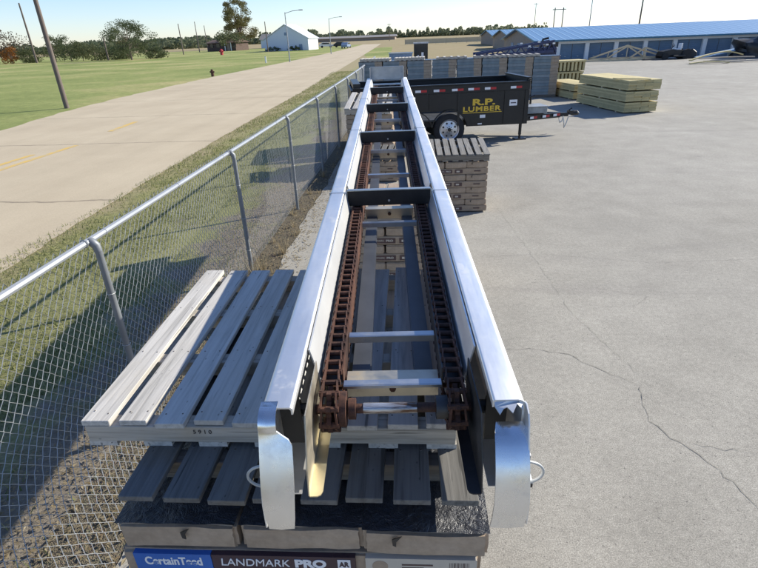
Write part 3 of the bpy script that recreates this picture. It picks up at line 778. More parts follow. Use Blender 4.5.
for p in protoL + protoE + protoM:
    if p.name not in used:
        for ch in p.children_recursive: bpy.data.objects.remove(ch)
        bpy.data.objects.remove(p)

# ------------------------------------------------------------------ dump trailer
TR = thing('dump_trailer', 'black dump trailer with gold lumber yard lettering behind the conveyor', 'trailer', (.87, 13.43, 0), (0, 0, math.radians(9)))
XA, XB, WD = -2.42, 2.03, 1.9; ZB, ZT = .46, 1.46
bp = M['black_paint']
b = MB()    # near side with a wheel arch for both wheels
archs = []
pts = [(XA, ZB)] + [(-1.36, ZB)] + [(-.92 + .44 * math.cos(a), .42 + .44 * math.sin(a)) for a in [math.pi - .1 - k * (math.pi / 2 - .1) / 6 for k in range(7)]] + [(0 + .44 * math.cos(a), .42 + .44 * math.sin(a)) for a in [math.pi / 2 - k * (math.pi / 2 - .1) / 6 for k in range(7)]] + [(XB, ZB), (XB, 1.28), (XA, 1.28)]
b.prism(pts, .012, .042, 'y'); b.build('near_side', bp, TR)
b = MB(); b.box(XA, XB, .0, .07, 1.285, ZT); b.box(XA, XB, -.012, .09, ZT + .001, ZT + .035); b.build('near_rail', bp, TR, bevel=.004)
b = MB()
for x in (-1.9, -.5, .22, 1.42, 1.95): b.box(x - .03, x + .03, -.006, .0115, .9 if -1.5 < x < .15 else .5, 1.284)
build_each(b, 'side_rib', bp, TR)
b = MB(); b.box(XA, XB, WD - .06, WD, .6, ZT); b.box(XA, XB, WD - .08, WD + .02, ZT + .001, ZT + .05); b.build('far_side', bp, TR, bevel=.004)
b = MB(); b.box(XA + .06, XB - .06, .075, WD - .085, .62, .66); b.build('bed', M['bed_steel'], TR)
b = MB(); b.box(XB - .06, XB, .092, WD - .082, .6, ZT + .09); b.box(XB - .07, XB + .05, .05, WD - .02, ZT + .0905, ZT + .115)
b.box(XB - .06, XB + .01, .0, .0495, ZT + .0355, ZT + .07); b.build('front_wall', bp, TR, bevel=.003)
b = MB(); b.box(XA - .04, XA + .01, .1, WD - .09, .6, ZT - .02); b.build('tail_gate', bp, TR)
b = MB(); b.tube([(XA + .9, .02, ZT + .05), (XA + 1.1, .03, ZT + .1), (XA + 1.35, .0, ZT + .0), (XA + 1.42, -.02, .9), (XA + 1.42, -.02, .7)], .02, 8); b.build('tarp_arm', M['strap'], TR, smooth=True)
b = MB(); b.tube([(XA + .2, .9, ZT + .16), (XA + 1.1, .9, ZT + .165)], .05, 8) if False else b.box(XA + .02, XA + .2, .1, WD - .1, ZT + .02, ZT + .13); b.build('tarp_roll', M['strap'], TR)
b = MB()
for z in (.52,): b.box(XA, XB + .02, .25, .35, ZB, .6); b.box(XA, XB + .02, WD - .35, WD - .25, ZB, .6)
build_each(b, 'frame', bp, TR)
b = MB()
def arch_fender(cx):
    return [(cx + .47 * math.cos(a), .42 + .47 * math.sin(a)) for a in [math.pi * k / 10 for k in range(11)]]
for cx in (0, -.92):
    p = [(cx + .475 * math.cos(a), .42 + .475 * math.sin(a)) for a in [.15 + (math.pi - .3) * k / 12 for k in range(13)]]
    q = [(cx + .45 * math.cos(a), .42 + .45 * math.sin(a)) for a in [.15 + (math.pi - .3) * k / 12 for k in range(13)]]
    N = 13; vs = [(x, -.035, z) for x, z in p] + [(x, .011, z) for x, z in p] + [(x, -.035, z) for x, z in q] + [(x, .011, z) for x, z in q]
    fs = []
    for k in range(N - 1): fs += [(k, k + 1, N + k + 1, N + k), (2 * N + k, 3 * N + k, 3 * N + k + 1, 2 * N + k + 1), (k, 2 * N + k, 2 * N + k + 1, k + 1), (N + k, N + k + 1, 3 * N + k + 1, 3 * N + k)]
    b.add(vs, fs)
build_each(b, 'fender', bp, TR)
def wheel(cx, y0, flip=1):
    w = MB(); prof = [(.26, 0), (.36, .0), (.395, .02), (.405, .06), (.405, .16), (.395, .20), (.36, .22), (.26, .22)]
    seg = 28; vs = []; fs = []
    for k in range(seg):
        a = 2 * math.pi * k / seg
        for r, y in prof: vs.append((cx + r * math.cos(a), y0 + y, .405 + r * math.sin(a)))
    P = len(prof)
    for k in range(seg):
        for j in range(P): fs.append((k * P + j, k * P + (j + 1) % P, ((k + 1) % seg) * P + (j + 1) % P, ((k + 1) % seg) * P + j))
    w.add(vs, fs); wt = bpy.data.objects.new('wheel', None); COL.objects.link(wt); wt.parent = TR
    w.build('tyre', M['rubber'], wt, smooth=True)
    r_ = MB(); prof = [(.255, .012), (.235, .02), (.215, .05), (.10, .035), (.09, .03), (.0, .03)]
    vs = []; fs = []; P = len(prof)
    for k in range(seg):
        a = 2 * math.pi * k / seg
        for r, y in prof: vs.append((cx + max(r, .001) * math.cos(a), y0 + y, .405 + max(r, .001) * math.sin(a)))
    for k in range(seg):
        for j in range(P - 1): fs.append((k * P + j, k * P + j + 1, ((k + 1) % seg) * P + j + 1, ((k + 1) % seg) * P + j))
    r_.add(vs, fs); r_.cur = 1
    for k in range(8):
        a = 2 * math.pi * (k + .5) / 8; x, z = cx + .165 * math.cos(a), .405 + .165 * math.sin(a)
        r_.tube([(x, y0 + .034, z), (x, y0 + .042, z)], .026, 8)
        a = 2 * math.pi * k / 8
        r_.tube([(cx + .075 * math.cos(a), y0 + .015, .405 + .075 * math.sin(a)), (cx + .075 * math.cos(a), y0 + .036, .405 + .075 * math.sin(a))], .012, 6)
    r_.tube([(cx, y0 - .02, .405), (cx, y0 + .036, .405)], .045, 12)
    r_.build('rim', [M['rim'], M['strap']], wt, smooth=True)
for cx in (0, -1.0):
    wheel(cx, .0); 
b = MB()
for cx in (0, -.92):
    b.tube([(cx, WD - .24, .405), (cx, WD - .02, .405)], .405, 24); b.tube([(cx, .1, .405), (cx, WD - .1, .405)], .045, 8)
build_each(b, 'axle', M['rubber'], TR)
# conspicuity tape: each strip half white, half red
def sidept(px): pass
for x in (-2.25, -1.75, -1.25, -.88, -.42, .04, .45, .87, 1.53):
    b = MB(); b.cur = 0; b.box(x, x + .14, -.0035, .0005, 1.33, 1.385); b.cur = 1; b.box(x + .1405, x + .29, -.0035, .0005, 1.33, 1.385)
    b.build('reflective_tape', [M['whitetape'], M['redtape']], TR)
text('R.P.', .20, M['gold'], TR, 'lettering', (.58, .0105, .975), bold=.008, width=.58)
text('LUMBER', .165, M['gold'], TR, 'lettering', (.34, .0105, .825), bold=.005, width=.98, sp=1.12)
b = MB(); b.box(.33, 1.34, .0095, .0119, .785, .80); b.build('underline', M['gold'], TR)
b = MB(); b.box(.78, .92, .0095, .0119, .66, .735); b.build('decal', M['whitetape'], TR)
b = MB(); b.box(1.53, 1.73, .0095, .0119, .92, 1.06); b.cur = 1; b.box(1.56, 1.70, .0085, .0094, .975, 1.0); b.build('placard', [M['whitetape'], M['print_maroon']], TR)
b = MB(); b.box(.73, .84, .0095, .0119, .50, .53); b.build('decal', M['whitetape'], TR)
# tongue
b = MB(); b.bar((XB, .45, .52), (XB + 1.25, .92, .50), .08, .13); b.bar((XB, WD - .45, .52), (XB + 1.25, .98, .50), .08, .13); b.box(XB + 1.1, XB + 1.5, .9, 1.0, .45, .55); b.build('tongue', bp, TR)
b = MB(); b.box(XB + 1.5, XB + 1.62, .88, 1.02, .50, .60); b.tube([(XB + 1.6, .95, .53), (XB + 1.74, .95, .53), (XB + 1.8, .95, .5)], [.07, .07, .04], 10); b.tube([(XB + 1.52, .95, .6), (XB + 1.6, .95, .66)], .02, 6); b.build('coupler', M['strap'], TR)
b = MB()
for k, (x, yy) in enumerate(((.25, .53), (.65, .68), (1.0, .80))):
    b.cur = 0; T = Matrix.Translation((XB + x, yy - .065, .49)) @ Matrix.Rotation(.36, 4, 'Z'); b.box(0, .12, -.003, 0, 0, .06, T); b.cur = 1; b.box(.121, .24, -.003, 0, 0, .06, T)
b.build('reflective_tape', [M['whitetape'], M['redtape']], TR)
b = MB(); b.tube([(XB - .02, .42, .12), (XB - .02, .42, .62)], .04, 10); b.tube([(XB - .02, .42, .03), (XB - .02, .42, .12)], .03, 8); b.box(XB - .17, XB + .13, .30, .54, .0, .03); b.build('jack', M['strap'], TR)
b = MB(); b.box(XB + .15, XB + .78, .65, 1.25, .60, .76); b.box(XB + .13, XB + .8, .63, 1.27, .7605, .785); b.build('tool_box', M['pole_steel'], TR, bevel=.006)
b = MB(); b.tube([(XB + .5, 1.2, .786), (XB + .5, 1.2, .97), (XB + .6, 1.2, 1.0)], .03, 6); b.build('winch_post', M['strap'], TR)
for yy in (.8, 1.1):
    b = MB(); b.tube([(XB + 1.3, yy, .48), (XB + 1.34, yy - .02, .3), (XB + 1.36, yy, .16 + .1 * (yy > 1)), (XB + 1.42, yy, .3), (XB + 1.46, yy, .46)], .014, 6); b.build('safety_chain', M['galv'], TR)

# ------------------------------------------------------------------ row of palletised shingles behind the trailer
def make_load(label, loc, rz, seed, mat):
    t = thing('shingle_pallet_load', label, 'shingle stack', loc, (0, 0, rz), 'shingle stacks in the row behind the trailer')
    rr = random.Random(seed); b = MB(); nl = 13; h = 1.5 / nl
    for L in range(nl):
        z = .12 + L * h; j = rr.uniform(-.015, .015)
        if L % 2: 
            b.cur = 0; b.box(j, .70 + j, 0 + j, 1.0 + j, z, z + h - .004); b.cur = 1; b.box(.7015 + j, 1.02 + j, 0 + j, 1.0 + j, z, z + h - .004)
        else:
            b.cur = 2; b.box(j, .70 + j, .006, 1.006, z, z + h - .004); b.cur = 1; b.box(.7015 + j, 1.02 + j, .006, 1.006, z, z + h - .004)
    b.build('bundle_layers', [M['print_slate'], M['paper'], mat], t)
    b = MB(); b.box(-.01, 1.03, -.01, 1.02, 1.6205, 1.635); b.build('film_cap', M['film'], t)
    b = MB(); b.box(0, 1.02, 0, 1.0, .0, .02)
    for y in (0, .46, .92): b.box(.001, 1.019, y, y + .08, .021, .119)
    b.build('base_pallet', M['wood_dark_x'], t)
    return t
row_lab = ['first blue and tan shingle stack behind the far conveyor end', 'blue and tan shingle stack just right of the far conveyor end', 'blue and tan shingle stack above the trailer reflectors left part',
           'blue and tan shingle stack behind the trailer bed, under navy boom tip', 'blue and tan shingle stack behind the trailer bed middle', 'blue and tan shingle stack behind the trailer front part', 'blue and tan shingle stack second from the end by the lumber',
           'end shingle stack of the row, seen beside the lumber bundles']
slate2 = plain('print_grey_blue', (.215, .245, .255), .6, 0, .2, 3)
for k in range(8):
    x = -2.45 + k * 1.06; 
    make_load(row_lab[k], (x, 23.85 + .02 * (k % 2) - .06 * k, 0), -.04, k, slate2)
pl_lab = ['slatted pale pallet flat on the row behind the far conveyor end', 'yellowish pallet on the row just right of the far conveyor end', 'thin pale pallet on the row above the trailer tape', 'thin pale pallet on the row below the navy boom', 'pale pallet on the row near the lumber end']
for k, kk in enumerate((0, 1, 2, 3, 4)):
    x = (-2.4, -.9, .9, 2.5, 3.9)[k]
    make_pallet('pallet', pl_lab[k], 1.3, .95, 9 if k < 2 else 5, .1, (x, 23.85 - .06 * (x + 2.4), 1.637), (0, 0, -.04), .05 if k > 1 else .08, 'wood_grey', 3)
b = MB(); b.box(0, .9, 0, .9, 0, .04); b.box(.02, .88, .02, .88, -.05, -.001)
tag(b.build('cover_board', [M['white']], None, (4.05, 23.4, 1.875), (0, .02, -.04)), 'white cover board on the end shingle stack below the blue roof', 'board') if False else None

# ------------------------------------------------------------------ lumber bundles
def lumber(label, corner, ax, ay, L, Wd, z, rows, cols, seed, mat, h=.3, group='lumber bundles on the lot'):
    """corner = near left base corner, boards run along ay"""
    rot = math.atan2(ax[1], ax[0])
    t = thing('lumber_bundle', label, 'lumber bundle', (corner[0], corner[1], z), (0, 0, rot), group)
    rr = random.Random(seed); b = MB(); bw, bh = Wd / cols, h / rows
    for r in range(rows):
        for c in range(cols):
            e = rr.uniform(-.02, .02)
            b.box(c * bw + .0012, (c + 1) * bw - .0012, e, L + e + rr.uniform(-.02, .02), .04 + r * bh, .04 + (r + 1) * bh - .0015)
    b.build('boards', mat, t)
    for k in (.15, .5, .85):
        b = MB(); b.box(.01, Wd - .01, L * k - .04, L * k + .04, .0, .0385); build_each(b, 'bearer', M['lumber_pale'], t)
    return t
nx = 1.15; v = Vector((8.05 - 6.92, 18.33 - 18.11)).normalized()
wz = ['bottom', 'middle', 'top']
for k in range(3):
    off = (.0, -.02, .03)[k]
    lumber(f'{wz[k]} pale green lumber bundle of the large three high pile on the lot', (6.92 + off, 18.11 + off), v, None, 3.3, 1.15, .345 * k, 6, 4, k, M['lumber_y'], .30)
b = MB(); b.box(0, .09, 0, 1.2, 0, .03); tag(b.build('loose_board', M['lumber_y'], None, (7.6, 18.1, 1.043), (0, .0, .9)), 'short loose board lying on top of the large lumber pile', 'board')
for k in range(2):
    lumber(f'{wz[k * 2]} yellow lumber bundle of the small pile behind the large one', (6.4 + .01 * k, 22.25), v, None, 2.6, .62 if False else 1.0, .30 * k, 5, 4, 10 + k, M['lumber_y'], .255)
def slat_bundle(label, x, y, z):
    t = thing('lumber_bundle', label, 'lumber bundle', (x, y, z), (0, 0, .1), 'lumber bundles on the lot')
    b = MB()
    for k in range(9): b.box(k * .2, k * .2 + .11, -.02 * (k % 2), 1.0, 0, .42)
    b.build('boards', M['lumber_y'], t); b = MB(); b.box(-.02, 1.75, -.03, 1.0, .4205, .50); b.build('top_layer', M['lumber_y'], t)
slat_bundle('open slatted lumber bundle behind the small yellow pile, upper one', 7.1, 29, .64)
slat_bundle('open slatted lumber bundle behind the small yellow pile, lower one', 7.05, 29.05, .1)

# ------------------------------------------------------------------ storage buildings
def storage(label, x0, x1, yf, yb, ze, zr, npan, pitch_, name='storage_building'):
    t = thing(name, label, 'storage building', (x0, yf, 0), (0, 0, 0), 'storage buildings with blue roofs')
    Lx = x1 - x0; D = yb - yf; ym = D / 2
    b = MB(); b.prism([(0, 0), (D, 0), (D, ze - .05), (ym, zr - .05), (0, ze - .05)], 0, .2, 'x'); b.prism([(0, 0), (D, 0), (D, ze - .05), (ym, zr - .05), (0, ze - .05)], Lx - .2, Lx, 'x')
    build_each(b, 'gable_wall', M['wall_tan'], t)
    b = MB(); b.box(.2005, Lx - .2005, .25, .45, 0, ze - .06); b.build('front_wall', M['wall_tan'], t)
    b = MB(); b.box(-.05, Lx, -.02, .14, ze - .36, ze - .05); b.build('fascia', M['white'], t)
    b = MB()
    s = (zr - ze) / ym
    b.add([(-.35, -.5, ze - .5 * s + .02), (Lx + .3, -.5, ze - .5 * s + .02), (Lx + .3, ym, zr + .02), (-.35, ym, zr + .02), (-.35, D + .5, ze - .5 * s + .02), (Lx + .3, D + .5, ze - .5 * s + .02)], [(0, 1, 2, 3), (3, 2, 5, 4)])
    b.add([(-.35, -.5, ze - .5 * s - .04), (Lx + .3, -.5, ze - .5 * s - .04), (Lx + .3, ym, zr - .04), (-.35, ym, zr - .04), (-.35, D + .5, ze - .5 * s - .04), (Lx + .3, D + .5, ze - .5 * s - .04)], [(3, 2, 1, 0), (4, 5, 2, 3)])
    b.build('roof', M['roof_blue'], t, fix=False)
    b = MB(); b.box(-.36, Lx + .31, -.56, -.505, ze - .5 * s - .10, ze - .5 * s + .03)
    b.bar((-.4, -.5, ze - .5 * s - .01), (-.4, ym, zr - .01), .06, .12); b.bar((-.4, ym, zr - .01), (-.4, D + .5, ze - .5 * s - .01), .06, .12)
    b.build('eave_trim', M['trim_blue'], t)
    for k in range(npan + 1):
        x = 1.9 + k * pitch_
        if x + .18 > Lx: break
        b = MB(); b.box(x - .17, x + .17, -.03, .2, 0, ze - .365); b.build('pillar', M['white'], t)
        if k < npan and x + pitch_ < Lx:
            for j in range(2):
                w = (pitch_ - .34 - .05) / 2; xa = x + .17 + j * (w + .05)
                b = MB()
                for q in range(9):
                    z0 = q * (ze - .37) / 9; z1 = (q + 1) * (ze - .37) / 9
                    b.prism([(.2, z0), (.19, (z0 + z1) / 2), (.2, z1 - .004), (.24, z1 - .004), (.24, z0)], xa, xa + w, 'x')
                d_ = b.build('roll_door', M['door_blue'] if (k + j) % 3 else M['door_blue2'], t)
                if k < 7:
                    b = MB(); b.box(xa + w / 2 - .06, xa + w / 2 + .06, .165, .188, .35, .40); b.build('handle', M['galv'], d_)
    return t
t = storage('long storage building with blue ribbed roof, white pillars and blue roll doors', 10.85, 46, 50.6, 69, 1.78, 2.78, 12, 2.5)
for y0, w, m in ((1.2, 1.4, 'door_blue'), (4.0, 1.6, 'wall_tan'), (8, 1.5, 'door_blue'), (12, 1.5, 'door_blue')):
    b = MB(); b.box(-.03, -.002, y0, y0 + w, 0, 1.45); b.build('side_door', M[m], t)
storage('small gabled storage building with blue roof, left of the long one', 14.3, 40, 84, 104, 1.75, 2.85, 4, 3.0)
storage('farthest small gabled storage building with blue roof, leftmost of the three', 16.5, 44, 118, 142, 1.75, 2.95, 3, 3.2)

# yard clutter in front of the storage doors
t = thing('roof_truss', 'pale wooden roof truss standing before the blue doors', 'truss', (15.0, 48.9, 0), (0, 0, -.02))
b = MB(); P = [((0, 0, .2), (3.1, 0, 1.15)), ((3.1, 0, 1.15), (6.2, 0, .2)), ((0, 0, .2), (6.2, 0, .2))]
for p, q in P: b.bar(p, q, .06, .12)
build_each(b, 'chord', M['lumber_pale'], t)
b = MB()
for p, q in (((1.5, 0, .2), (3.1, 0, 1.1)), ((4.6, 0, .2), (3.1, 0, 1.1)), ((3.1, 0, .2), (3.1, 0, 1.1)), ((1.5, 0, .2), (1.6, 0, .66)), ((4.7, 0, .2), (4.6, 0, .66))): b.bar(p, q, .05, .10)
build_each(b, 'web', M['lumber_pale'], t)
t = thing('roof_truss', 'second wooden truss leaning with a post, right of the first', 'truss', (18.2, 48.5, 0), (0, 0, .1))
b = MB(); b.bar((0, 0, .15), (1.3, 0, .95), .06, .12); b.bar((1.3, 0, .95), (3.2, 0, .4), .06, .12); b.bar((0, 0, .15), (3.2, 0, .15), .06, .12); build_each(b, 'chord', M['lumber_pale'], t)
b = MB(); b.bar((1.3, 0, 0.16), (1.3, 0, .95), .15, .12); build_each(b, 'web', M['lumber_pale'], t)
def beam(label, x, y, rz, L, w=.2, h=.15, m='lumber_pale', z=0.0, ry=0):
    b = MB(); b.box(0, L, 0, w, 0, h); b.box(.02, L * .8, w + .03, w * 1.8, 0, h * .8)
    return tag(b.build('timber', M[m], None, (x, y, z), (0, ry, rz), bevel=.006), label, 'timber', 'timbers lying before the blue doors')
beam('long pale timber lying on the ground under the wooden truss', 14.2, 48.2, .02, 5.2)
beam('dark timber end lying right of the wooden truss', 19.2, 47.6, .05, 1.6, .3, .12, 'wood_dark_x')
beam('short timber lying left of the wooden truss', 12.6, 48.8, -.02, 2.2, .25, .2)
# heap of bent planks
for k, (lab, x, y, rz, L, z, ry) in enumerate((('pale plank rising to the right over the heap', 20.1, 41.6, .25, 3.2, .18, -.16), ('pale plank lying flat at the front of the heap', 19.6, 40.6, -.05, 2.6, .03, 0), ('grey plank lying under the rising plank', 21.2, 41.8, .1, 3.0, .08, 0),
                                ('long dark grey plank running to the frame edge', 22.2, 41.0, .08, 6, .06, 0), ('pale plank bent down at the right of the heap', 22.4, 42.4, -.12, 1.6, .62, .12), ('pale grey plank at the back of the heap', 21.4, 43, .04, 4, .2, 0))):
    b = MB(); n_ = 8; 
    path = [(L * q / n_, .10 * math.sin(q / n_ * 3.1) * (1 if k in (0, 1, 4) else .3)) for q in range(n_ + 1)]
    vs = []
    for (px_, pz_) in path: vs += [(px_, 0, pz_), (px_, .28, pz_), (px_, .28, pz_ + .07), (px_, 0, pz_ + .07)]
    fs = [(0, 3, 2, 1), (4 * n_, 4 * n_ + 1, 4 * n_ + 2, 4 * n_ + 3)]
    for q in range(n_):
        for j in range(4): fs.append((q * 4 + j, q * 4 + (j + 1) % 4, q * 4 + 4 + (j + 1) % 4, q * 4 + 4 + j))
    b.add(vs, fs)
    tag(b.build('plank', [M['lumber_y'] if k in (0, 1, 4) else M['wood_grey_x']], None, (x, y, z), (0, ry, rz)), lab, 'plank', 'planks in the heap right of the mower')
# black riding mower
t = thing('riding_mower', 'black riding mower with white seat parked before the blue doors', 'mower', (20.4, 48.0, 0), (0, 0, .1))
b = MB(); b.prism([(0, .25), (.1, .62), (1.0, .78), (1.2, .7), (2.4, .66), (2.5, .3)], -.45, .45, 'y'); b.build('body', M['tarp_black'], t, bevel=.04, seg=2)
for x, r in ((.35, .26), (2.1, .38)):
    for y in (-.55, .42):
        b = MB(); b.tube([(x, y, r), (x, y + .16, r)], r, 18); b.build('wheel', M['rubber'], t)
b = MB(); b.box(1.35, 1.75, -.25, .25, .7, .8); b.box(1.68, 1.8, -.25, .25, .8, 1.2); b.build('seat', M['white'], t, bevel=.03)
b = MB(); b.tube([(1.0, 0, .75), (1.15, 0, 1.05)], .03, 6); b.tube([(1.15 + .0, .17 * math.cos(a), 1.06 + .1 * math.sin(a)) for a in [k * .5236 for k in range(12)]], .02, 5, closed=True); b.build('steering_wheel', M['strap'], t)
b = MB(); b.box(.9, 1.9, -.75, .75, .18, .34); b.build('mower_deck', M['tarp_black'], t, bevel=.03)
b = MB(); b.prism([(0, 0), (1.0, 0), (.9, .5), (.55, .75), (.15, .6)], 0, .9, 'y')
tag(b.build('engine_block', M['tarp_black'], None, (22.7, 48.2, 0), bevel=.05), 'dark lumpy engine block standing right of the riding mower', 'engine')
b = MB(); b.prism([(0, 0), (3.0, .55), (3.02, .62), (0, .08)], 0, 1.2, 'y'); b.box(2.6, 2.8, .1, 1.1, 0, .5)
tag(b.build('roofing_sheet', M['sheet_blue'], None, (23.4, 47.0, .03), (0, 0, .0)), 'pale blue roofing sheet propped sloping before the doors', 'sheet')
# black tarped pile at the right edge
b = MB(); bm = bmesh.new(); bmesh.ops.create_icosphere(bm, subdivisions=4, radius=1)
rr = random.Random(4)
for v_ in bm.verts:
    c = v_.co; f_ = 1 + .12 * math.sin(c.x * 7 + 1) * math.sin(c.y * 6) + .1 * math.sin(c.z * 9 + c.x * 5)
    v_.co = Vector((max(-1, min(1, c.x * 1.25)) * 2.6 * f_, max(-1, min(1, c.y * 1.25)) * 1.2 * f_, max(0, min(1, c.z * 1.2)) * 1.55 * f_))
bm.verts.index_update()
b.v = [v_.co.copy() for v_ in bm.verts]; b.f = [[v_.index for v_ in f.verts] for f in bm.faces]; b.mi = [0] * len(b.f); bm.free()
t = thing('covered_pile', 'black tarp covered pile at the far right before the storage building', 'covered pile', (28.6, 46.6, 0)); b.build('tarp', M['tarp_black'], t, smooth=True, fix=False)
b = MB(); b.box(-.9, .6, -1.4, -1.3, .95, 1.15); b.build('white_bag', M['white'], t, bevel=.03)

# navy boom trailer behind the row
t = thing('boom_trailer', 'navy blue boom trailer with sloping lattice boom behind the shingle row', 'trailer', (3.3, 30.5, 0), (0, 0, .06))
b = MB(); b.bar((0, 0, 1.55), (4.2, 0, 2.05), .12, .12); b.bar((0, 0, 1.45), (4.2, 0, 1.55), .12, .14); b.bar((0, .9, 1.55), (4.2, .9, 2.05), .12, .12)
for k in range(7): x = .5 + k * .55; b.bar((x, 0, 1.47), (x + .27, 0, 1.6 + x * .11), .06, .06); b.bar((x + .27, 0, 1.6 + x * .11), (x + .55, 0, 1.5), .06, .06)
b.build('boom', M['navy'], t)
b = MB(); b.box(-.2, 4.6, -.1, 1.0, 1.1, 1.35); b.box(2.8, 4.4, .05, .9, 1.36, 1.75); b.build('chassis', M['navy'], t, bevel=.02)
for x in (3.2, 4.0):
    for y in (-.25, .95):
        b = MB(); b.tube([(x, y, .42), (x, y + .2, .42)], .42, 18); b.build('wheel', M['rubber'], t)
b = MB()
for x in (2.35, 2.8, 3.3, 3.75, 4.1): b.box(x, x + .14, -.075, -.062, 1.7 + (x % .3), 1.78 + (x % .3))
build_each(b, 'lamp', M['white'], t)
b = MB(); b.tube([(3.6, .4, 1.75), (3.7, .4, 2.15), (4.0, .4, 2.2)], .06, 8); b.box(3.9, 4.5, .2, .6, 1.76, 2.0); b.build('hoist', M['strap'], t)

# small yard hut and panels beyond the row
t = thing('site_booth', 'dark booth with white framed front beyond the shingle row', 'booth', (-.1, 46, 0))
b = MB(); b.box(0, 1.15, 0, 1.1, 0, 1.95); b.build('body', M['dark_glass'], t); b = MB(); b.box(-.05, 1.2, -.06, 1.15, 1.951, 2.05); b.build('roof', M['tank'], t)
b = MB(); b.box(.3, .42, -.03, -.002, .3, 1.1); b.box(.62, .8, -.03, -.002, .2, 1.3); build_each(b, 'door_trim', M['whitetape'], t)
t = thing('skip_bin', 'low blue grey skip bin beyond the far conveyor end', 'skip', (-2.1, 45, 0))
b = MB(); b.prism([(0, .25), (.3, 0), (1.6, 0), (1.9, 1.3), (0, 1.3)], 0, 1.2, 'y'); b.build('bin', M['bluegrey'], t); b = MB(); b.box(-.05, 1.95, -.05, 1.25, 1.301, 1.36); b.build('rim', M['galv'], t)

# ------------------------------------------------------------------ trees
def tree(name, label, loc, h, cw, cz0, n_leaf, mat, seed, ls=.3, group='trees beyond the road', shape=1.0, nl=9, trunk=.02, open_=.0, cat='tree'):
    rr = random.Random(seed); t = thing(name, label, cat, loc, (0, 0, 0), group)
    b = MB(); tr = h * trunk
    top = h * .82
    b.tube([(0, 0, -.2), (rr.uniform(-.1, .1), 0, h * .25), (rr.uniform(-.2, .2), 0, h * .5), (rr.uniform(-.3, .3), 0, top)], [tr * 1.25, tr, tr * .7, tr * .2], 7)
    cl = []
    for k in range(nl):
        a = 6.283 * k / nl + rr.uniform(-.3, .3); z0 = h * rr.uniform(.2 + .3 * cz0, .5); u = rr.random() ** .7
        zc = cz0 * h + (h - cz0 * h) * rr.uniform(.1, .97); frac = (zc - cz0 * h) / (h - cz0 * h)
        wr_ = cw * .5 * math.sqrt(max(.08, 1 - (2 * frac - .9) ** 2)) * (.4 + .6 * u)
        e_ = Vector((wr_ * math.cos(a), wr_ * math.sin(a), zc))
        b.tube([(0, 0, z0), tuple(e_ * .5 + Vector((0, 0, z0 * .55 + .02 * h))), tuple(e_)], [tr * .5, tr * .3, tr * .08], 5)
        cl.append((e_, rr.uniform(.13, .22) * cw * shape))
    for k in range(nl):
        a = rr.uniform(0, 6.28); frac = rr.random(); zc = cz0 * h + (h - cz0 * h) * (.12 + .8 * frac)
        wr_ = cw * .42 * math.sqrt(max(.05, 1 - (2 * frac - .9) ** 2)) * rr.random() ** .5
        cl.append((Vector((wr_ * math.cos(a), wr_ * math.sin(a), zc)), rr.uniform(.12, .2) * cw * shape))
    b.build('trunk', M['bark'], t, smooth=True)
    b = MB(); per = n_leaf // len(cl)
    for c, r in cl:
        for k in range(per):
            d = Vector((rr.gauss(0, 1), rr.gauss(0, 1), rr.gauss(0, 1))).normalized() * r * rr.random() ** .45; d.z *= .7
            p = c + d
            if p.z < .05: p.z = .05 + rr.random() * .3
            u = Vector((rr.gauss(0, 1), rr.gauss(0, 1), rr.gauss(0, 1))).normalized(); w_ = u.orthogonal().normalized()
            s_ = ls * rr.uniform(.5, 1.2)
            b.add([p - u * s_ * .6, p + w_ * s_ * .4, p + u * s_ * .6, p - w_ * s_ * .4], [(0, 1, 2, 3)])
    b.build('crown', mat, t, fix=False)
    return t
tree('broad_tree', 'broad dark green tree standing alone on the grass field', (-59.8, 113.4, 0), 7.6, 11, .16, 7500, M['leaf_dark'], 1, .22, nl=20, shape=.72)
tree('tall_tree', 'tall thin yellowing tree behind the brown house', (-75.5, 240, 0), 19.5, 15.5, .16, 11500, M['leaf_yel'], 5, .42, nl=24, shape=.75, trunk=.022)
tree('autumn_tree', 'large brownish tree at the left picture edge', (-97, 122, 0), 8.0, 12, .1, 4500, M['leaf_brown'], 3, .3, nl=12, shape=1.1)
tree('orange_bush', 'bright orange autumn bush beside the brown tree', (-92.0, 120.5, 0), 3.4, 4.4, .02, 900, M['leaf_orange'], 4, .3, nl=7, shape=1.2, cat='bush')
labs = ['dull green bush right of the orange bush', 'pale olive tree behind the slanting pole', 'dark tree between the two slanting poles', 'round green bush right of the near pole', 'low olive bush in the hedgerow middle', 'wide green bush in the hedgerow, right half', 'yellow green bush in the hedgerow near the short pole', 'dark bush left of the broad lone tree', 'small dark bush just right of the broad lone tree']
spec = [(-88.5, 122, 3.0, 6, 'leaf_mid'), (-85, 126, 6.0, 6, 'leaf_mid'), (-80, 124, 5.6, 7, 'leaf_dark'), (-76.5, 123, 4.0, 6, 'leaf_mid'), (-72.5, 122, 3.2, 8, 'leaf_mid'), (-69, 122, 3.6, 7, 'leaf_mid'), (-66.5, 124, 4.3, 4, 'leaf_yel'), (-64.5, 121, 3.4, 7, 'leaf_dark'), (-56.5, 118, 2.4, 5, 'leaf_dark')]
for k, (x, y, h, w, m) in enumerate(spec):
    tree('hedgerow_bush', labs[k], (x, y, 0), h * .9, w, .03, 2400, M[m], 20 + k, .24, 'bushes in the hedgerow', 1.15, 9, .02, cat='bush')
tree('evergreen_shrub', 'green bushy shrub overhanging the brown house roof', (-63, 186, 0), 5.4, 11, .15, 1500, M['leaf_mid'], 41, .5, nl=9)
